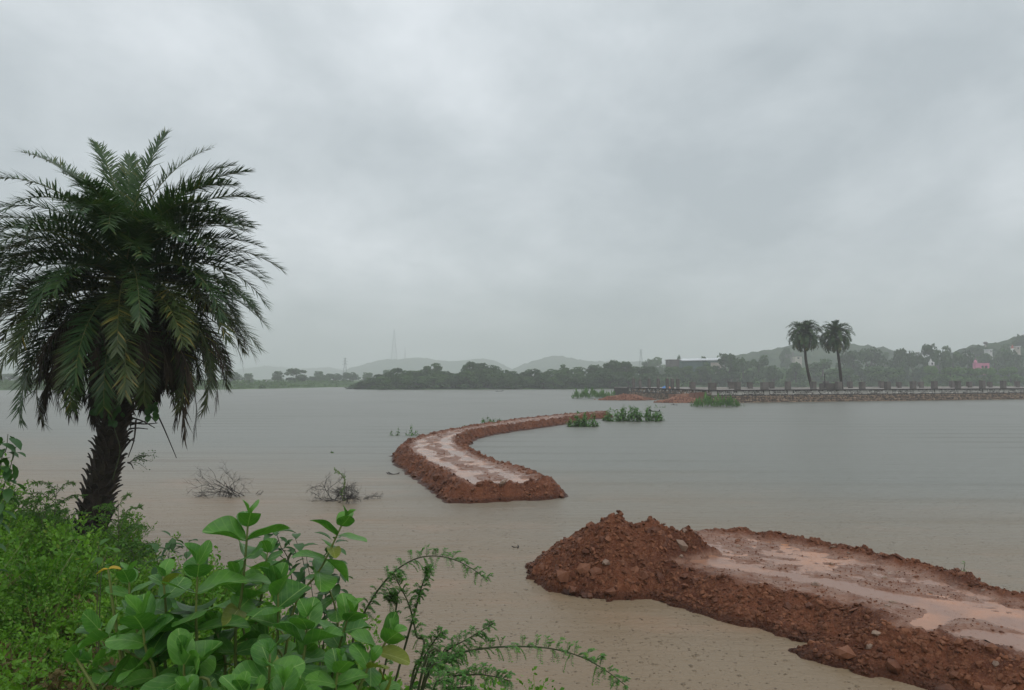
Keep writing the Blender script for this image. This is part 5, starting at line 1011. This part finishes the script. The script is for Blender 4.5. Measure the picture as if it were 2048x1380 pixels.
# creeper on the palm trunk
t = thing('creeper', D(232, 900, PY - .25), 'dark heart-leaved creeper climbing the leaning palm trunk', 'creeper'); st, lf = MB(), MB(); lv, fq, _ = leaf_grid(1, .8, .2, .3, 5, 6, seed=5)
V, F = tube(spline([D(225, 960, PY - .26), D(240, 900, PY - .27), D(228, 850, PY - .27), D(236, 790, PY - .27)], 14), .008, 5); st.add(V, F); V, F = tube(spline([D(270, 800, PY - .1), D(290, 790, PY - .2), D(305, 812, PY - .2), D(318, 835, PY - .2)], 10), .006, 4); st.add(V, F)
cl_ = [(202 + random.gauss(0, 8), 800 + random.gauss(0, 14)) for _ in range(10)] + [(232 + random.gauss(0, 12), 820 + random.gauss(0, 14)) for _ in range(16)] + [(305 + random.gauss(0, 10), 812 + random.gauss(0, 12)) for _ in range(12)]
O = np.array([D(px, py, PY - .30 + random.gauss(0, .05)) for px, py in cl_]); d = np.stack([RNG.normal(0, .4, len(O)), RNG.normal(-.4, .3, len(O)), RNG.normal(-.9, .2, len(O))], -1); d = unit(d); x = unit(np.cross(d, np.tile([0, -1., .3], (len(O), 1)))); lf.inst(lv, fq, np.stack([x, d, np.cross(x, d)], -1) * RNG.uniform(.08, .17, len(O))[:, None, None], O)
build(st, 'vine_stem', M['stem_dark'], t); build(lf, 'foliage', M['herb'], t)
t = thing('small_leaved_twig', D(262, 925, PY - .1), 'fine-leaved twig growing out of the palm trunk over the water', 'twig'); st, lf = MB(), MB()
for k in range(7):
    e_ = (290 + random.uniform(-10, 28), 920 + random.uniform(-16, 24)); Q = spline([D(258, 925, PY - .1), D((258 + e_[0]) / 2, (925 + e_[1]) / 2 - 6, PY - .1 + random.gauss(0, .06)), D(*e_, PY - .1 + random.gauss(0, .1))], 8); V, F = tube(Q, .003, 3, False); st.add(V, F)
    m = 26; q = RNG.uniform(.3, 1, m); O = np.stack([np.interp(q, np.linspace(0, 1, 8), Q[:, c]) for c in range(3)], -1) + RNG.normal(0, .022, (m, 3)); lf.inst(LV * [1.2, 1, 1], LFq, rand_rot(m) * RNG.uniform(.02, .035, m)[:, None, None], O)
build(st, 'twig_stem', M['stem_dark'], t); build(lf, 'foliage', M['herb'], t)

# ------------------------------------------------------------------ arching thorn branches at the right of the clump
def thorn_shrub(name, label, base_px, Y, arcs):
    b = D(base_px, 1380, Y); b[2] = nh(b[0], b[1]) - .02; t = thing(name, b, label, 'shrub', 'thorn branches on the near bank')
    for (pix, Y0, Y1, leafL, dens) in arcs:
        P = [b] + [D(px, py, Y0 + (Y1 - Y0) * k / max(1, len(pix) - 1)) for k, (px, py) in enumerate(pix)]; C_ = spline(P, 40); st, lf = MB(), MB(); V, F = tube(C_, np.linspace(.007, .0018, 40), 5); st.add(V, F, 0, .4)
        L = np.linalg.norm(np.diff(C_, axis=0), axis=1).sum(); n = int(L * dens); T = np.gradient(C_, axis=0)
        for k in range(n):
            s = .22 + .78 * k / n; i = s * 39; i0 = min(int(i), 38); p = C_[i0] + (C_[i0 + 1] - C_[i0]) * (i - i0); tg = unit(T[i0]); a = k * 2.4 + random.gauss(0, .5); e1 = unit(np.cross(tg, [.1, .2, 1])); e2 = np.cross(tg, e1)
            fade = (1.0 if s < .85 else .7) * (.75 if s < .35 else 1)
            for pin in range(2):
                dd_ = unit(tg * .35 + (e1 * math.cos(a) + e2 * math.sin(a)) + np.array([0, 0, .35 - .15 * pin]) + RNG.normal(0, .3, 3)); l_ = leafL * fade * random.uniform(.75, 1.2); Q = spline([p, p + dd_ * l_ * .55 + [0, 0, .006], p + dd_ * l_ - np.array([0, 0, l_ * .22])], 6); V, F = tube(Q, .0009, 3, False); st.add(V, F, 0, .5)
                m = 9; q = np.repeat(np.linspace(.12, 1, m), 2); O = np.stack([np.interp(q, np.linspace(0, 1, 6), Q[:, c]) for c in range(3)], -1); sv = unit(np.cross(dd_, [0, 0, 1.])); sg = np.tile([1., -1.], m); dl = sv[None] * sg[:, None] + dd_[None] * .55 + RNG.normal(0, .12, (2 * m, 3)) - np.array([0, 0, .15]); lf.inst(LV * [.8, 1, 1], LFq, frames(dl, RNG.random(2 * m) * .5) * (.0155 * RNG.uniform(.8, 1.2, 2 * m))[:, None, None], O, 0, np.clip(RNG.random(2 * m) * .5 + .45 * max(0, s - .6) / .4 * random.random(), 0, 1))
        build(st, 'branch', M['stem_dark'], t); build(lf, 'foliage', M['acacia'], t)
    return t
thorn_shrub('thorn_shrub', 'thorn shrub with a long feathery branch arching right over the water', 770, 3.5, [
    ([(845, 1340), (900, 1312), (960, 1298), (1030, 1293), (1100, 1297), (1160, 1313), (1210, 1340), (1255, 1374)], 3.5, 3.4, .060, 24), ([(850, 1350), (890, 1305), (940, 1275), (990, 1246)], 3.55, 3.5, .058, 22), ([(850, 1365), (910, 1352), (970, 1350), (1022, 1362)], 3.3, 3.3, .055, 24), ([(845, 1370), (880, 1335), (900, 1320), (925, 1312)], 3.4, 3.4, .05, 22), ([(860, 1400), (900, 1378), (950, 1372)], 3.2, 3.15, .05, 24), ([(820, 1380), (845, 1320), (870, 1280), (885, 1262)], 3.6, 3.6, .045, 20)])
thorn_shrub('thorn_shrub', 'thorn shrub with a feathery branch curving over like a hook', 690, 3.9, [
    ([(705, 1290), (722, 1240), (738, 1208), (760, 1175), (790, 1142), (830, 1118), (870, 1112), (910, 1120), (945, 1138), (977, 1162)], 3.9, 3.85, .060, 24), ([(838, 1330), (832, 1270), (818, 1210), (796, 1165), (790, 1148)], 3.7, 3.8, .05, 22), ([(825, 1240), (838, 1190), (852, 1150), (858, 1138)], 3.75, 3.7, .035, 18), ([(790, 1230), (778, 1205), (790, 1190)], 3.8, 3.8, .04, 18)])

# ------------------------------------------------------------------ plants standing in the lake
def emergent(px, py, w_px, h_px, label, n, mt='aquatic', reed=False, leaf=0.13, name='water_plant', seed=0):
    c = G(px, py); Y = c[1]; k_ = Y / FPX; W_, H_ = w_px * k_, h_px * k_; t = thing(name, (c[0], Y, -.05), label, 'water plant', 'plants standing in the lake'); r = np.random.default_rng(int(px) + seed); st, lf = MB(), MB(); lv, fq, _ = leaf_grid(1, .5, .3, .4, 3, 4, seed=3)
    for k in range(n):
        u_ = r.uniform(-1, 1); dy = r.normal(0, W_ * .12); b = np.array([c[0] + u_ * W_ / 2, Y + dy, -.25]); h = H_ * r.uniform(.35, 1.0) * (1 - .45 * abs(u_) ** 2) * (.65 + .5 * math.sin(u_ * 7 + px) ** 2); tip = b + [r.normal(0, .12) * h, r.normal(0, .12) * h, h + .25]
        C_ = spline([b, (b + tip) / 2 + [r.normal(0, .03), 0, 0], tip], 6); V, F = tube(C_, np.linspace(.012, .004, 6) if not reed else .006, 4, False)
        if n <= 8: one = MB(); one.add(V, F); build(one, 'stem', M['stem_dark'], t)
        else: st.add(V, F)
        if reed:
            for q in range(4):
                p = C_[2 + q % 3]; a = r.uniform(0, 6.28); d = np.array([math.cos(a) * .35, math.sin(a) * .35, 1]); lf.inst(LV * [.40, 1, 1], LFq, frames(d[None], r.random(1) * 6.28) * (h * r.uniform(.4, .8)), p[None])
        else:
            m = max(5, int(h / leaf * 4.5)); q = r.uniform(.28, 1, m); O = np.stack([np.interp(q, np.linspace(0, 1, 6), C_[:, cc]) for cc in range(3)], -1); O[:, 2] = np.maximum(O[:, 2], .04); a = r.uniform(0, 6.28, m); el = r.normal(-.15, .45, m); d = np.stack([np.cos(a) * np.cos(el), np.sin(a) * np.cos(el), np.sin(el)], -1); x = unit(np.cross(d, [0, 0, 1.])); lf.inst(lv, fq, np.stack([x, d, np.cross(x, d)], -1) * (leaf * r.uniform(.6, 1.15, m))[:, None, None], O)
    if n > 8: build(st, 'stem', M['stem_dark'], t, kind='stuff')
    build(lf, 'foliage', M[mt], t); return t
emergent(789, 871, 16, 22, 'small upright water plant left of the bend in the red fill', 5, leaf=.16); emergent(821, 871, 28, 24, 'water plant with two tufts just left of the bend in the red fill', 8, leaf=.16)
emergent(976, 854, 44, 24, 'leafy water plant behind the middle of the bending red fill', 16, leaf=.2); emergent(940, 853, 26, 8, 'tiny floating sprigs left of the leafy plant behind the fill', 5, leaf=.12)
emergent(1166, 853, 60, 30, 'dense round leafy clump at the near edge of the narrow red fill', 60, leaf=.24); emergent(1264, 842, 112, 34, 'wide leafy clump beyond the end of the narrow red fill', 120, leaf=.26); emergent(1312, 842, 34, 12, 'low trailing plant at the right end of the wide leafy clump', 14, leaf=.2); emergent(1212, 841, 20, 16, 'small leafy plant between the two leafy clumps', 8, leaf=.22)
emergent(1182, 797, 78, 19, 'tall green reeds left of the brick heap', 220, reed=True, name='reed_bed'); emergent(1219, 796, 30, 14, 'short reeds just behind the brick heap', 60, reed=True, name='reed_bed')
emergent(1430, 814, 92, 22, 'bright green reed clump under the corner of the stone terrace', 200, reed=True, name='reed_bed'); emergent(1455, 813, 60, 14, 'low grass at the right end of the green reed clump', 70, reed=True, name='reed_bed')
emergent(1924, 797, 16, 10, 'bush rooted in the terrace wall near its right end', 14, leaf=.25)
emergent(1076, 962, 16, 20, 'single leafy plant on the far edge of the bending red fill', 4, leaf=.13); emergent(1915, 1152, 44, 34, 'small green plant in the water right of the near red fill', 7, leaf=.075); emergent(1808, 1146, 22, 10, 'leafy sprig at the back edge of the near red fill', 6, leaf=.07); emergent(665, 906, 10, 7, 'tiny sprig alone on the open water above the dead shrub', 3, leaf=.1)
emergent(1318, 815, 30, 6, 'drifted twigs and leaves before the terrace stair', 6, leaf=.2)

# ------------------------------------------------------------------ drowned dead shrubs
def dead_shrub(px, py, label, stems, depth, spread, seed, flat=.5):
    c = G(px, py); t = thing('dead_shrub', (c[0], c[1], -.1), label, 'shrub', 'dead shrubs in the shallow water'); r = np.random.default_rng(seed)
    def grow(mb, p, d, L, rr, lev):
        n = 6; pts_ = [p]; dd = d.copy()
        for k in range(n): dd = unit(dd + r.normal(0, .16, 3) + np.array([0, 0, -.07])); pts_.append(pts_[-1] + dd * L / n)
        V, F = tube(np.array(pts_), np.linspace(rr, rr * .5, n + 1), 4 if lev < 2 else 3, False); mb.add(V, F)
        if lev < depth:
            for k in range(r.integers(4, 7)):
                i = r.integers(1, n); side = unit(dd + r.normal(0, .85, 3) + np.array([0, 0, .1])); grow(mb, pts_[i], side, L * r.uniform(.4, .72), rr * .6, lev + 1)
    for (dx, dz, L) in stems:
        mb = MB(); b = np.array([c[0] + r.normal(0, spread), c[1] + r.normal(0, spread * .6), -.15]); grow(mb, b, unit(np.array([dx, r.normal(0, .35), dz])), L, .011, 0); mb.v = [np.concatenate(mb.v)]; 
        build(mb, 'branch', M['deadwood'], t)
    return t, c
dead_shrub(492, 992, 'bare dead shrub in the water sprawling to the left', [(-1, .62, 1.25), (-1, .42, 1.2), (-.8, .9, 1.1), (-1, .2, 1.0), (-.5, .85, .85), (-1, .3, .7), (-.9, .5, 1.3), (-.7, .6, 1.1)], 3, .10, 4)
dead_shrub(506, 990, 'tiny dead twig sticking out of the water beside the sprawling shrub', [(.5, .8, .3), (-.2, 1, .3), (1, .7, .4)], 1, .02, 6)
t, c = dead_shrub(688, 1000, 'dense tangled dead shrub in the water with a green vine on it', [(-.5, .9, .75), (-.8, .55, .7), (.2, 1, .85), (.6, .75, .8), (.9, .5, .7), (.4, .5, .6), (.8, .9, .55), (1, .3, .6), (-.2, .8, .5), (.3, .9, .6), (.7, .4, .7), (-.6, .4, .6)], 3, .28, 9)
t = thing('green_vine', c + np.array([-.1, -.1, 0]), 'bright green vine climbing the tangled dead shrub', 'vine'); st, lf = MB(), MB(); Q = spline([G(690, 1002) + [0, -.05, -.1], D(684, 985, c[1] - .05), D(690, 965, c[1]), D(684, 950, c[1]), D(668, 938, c[1])], 16); V, F = tube(Q, .012, 5); st.add(V, F)
m = 120; q = RNG.uniform(.1, 1, m); O = np.stack([np.interp(q, np.linspace(0, 1, 16), Q[:, k]) for k in range(3)], -1) + RNG.normal(0, .03, (m, 3)); lf.inst(LV * [1.4, 1, 1], LFq, rand_rot(m) * RNG.uniform(.03, .06, m)[:, None, None], O); build(st, 'vine_stem', M['stem_green'], t); build(lf, 'foliage', M['weed_tall'], t)
# ------------------------------------------------------------------ drift
def drift(px, py, L, label, seed):
    c = G(px, py); t = thing('driftwood', c, label, 'driftwood', 'bits of drift on the water'); r = np.random.default_rng(seed); mb = MB()
    for k in range(3):
        a = r.uniform(0, 6.28); p0 = c + [r.normal(0, .1) * L, r.normal(0, .1) * L, .0]; P = spline([p0, p0 + np.array([math.cos(a), math.sin(a), .06]) * L * .5, p0 + np.array([math.cos(a), math.sin(a), r.uniform(0, .3)]) * L * r.uniform(.7, 1)], 6); V, F = tube(P, L * .05, 5); mb.add(V, F)
    build(mb, 'stick', M['deadwood'], t)
drift(1314, 823, 1.1, 'dark forked driftwood right of the wide leafy clump', 1); drift(1038, 1094, .18, 'small bit of red driftwood left of the spoil heap', 2); drift(790, 949, .35, 'pale scrap of drift by the left bank of the bending fill', 3); drift(1352, 810, .7, 'dark bit of drift before the right brick heap', 5); drift(998, 783, 1.2, 'dark speck of drift far out before the middle wood', 6)

# ------------------------------------------------------------------ rain haze filling the air
V, F = box((-2450, -120, -3.0), (2450, 2450, 140.0)); mb = MB(); mb.add(V, F)
hm = bpy.data.materials.new('rain_haze'); hm.use_nodes = True; hm.node_tree.nodes.clear(); t = NT(hm)
pv = t.n('ShaderNodeVolumePrincipled', {'Color': (0.97, 0.98, 0.99, 1), 'Density': 0.00100, 'Anisotropy': 0.0})
t.t.links.new(pv.outputs[0], t.n('ShaderNodeOutputMaterial').inputs['Volume'])
build(mb, 'haze', hm, kind='stuff')
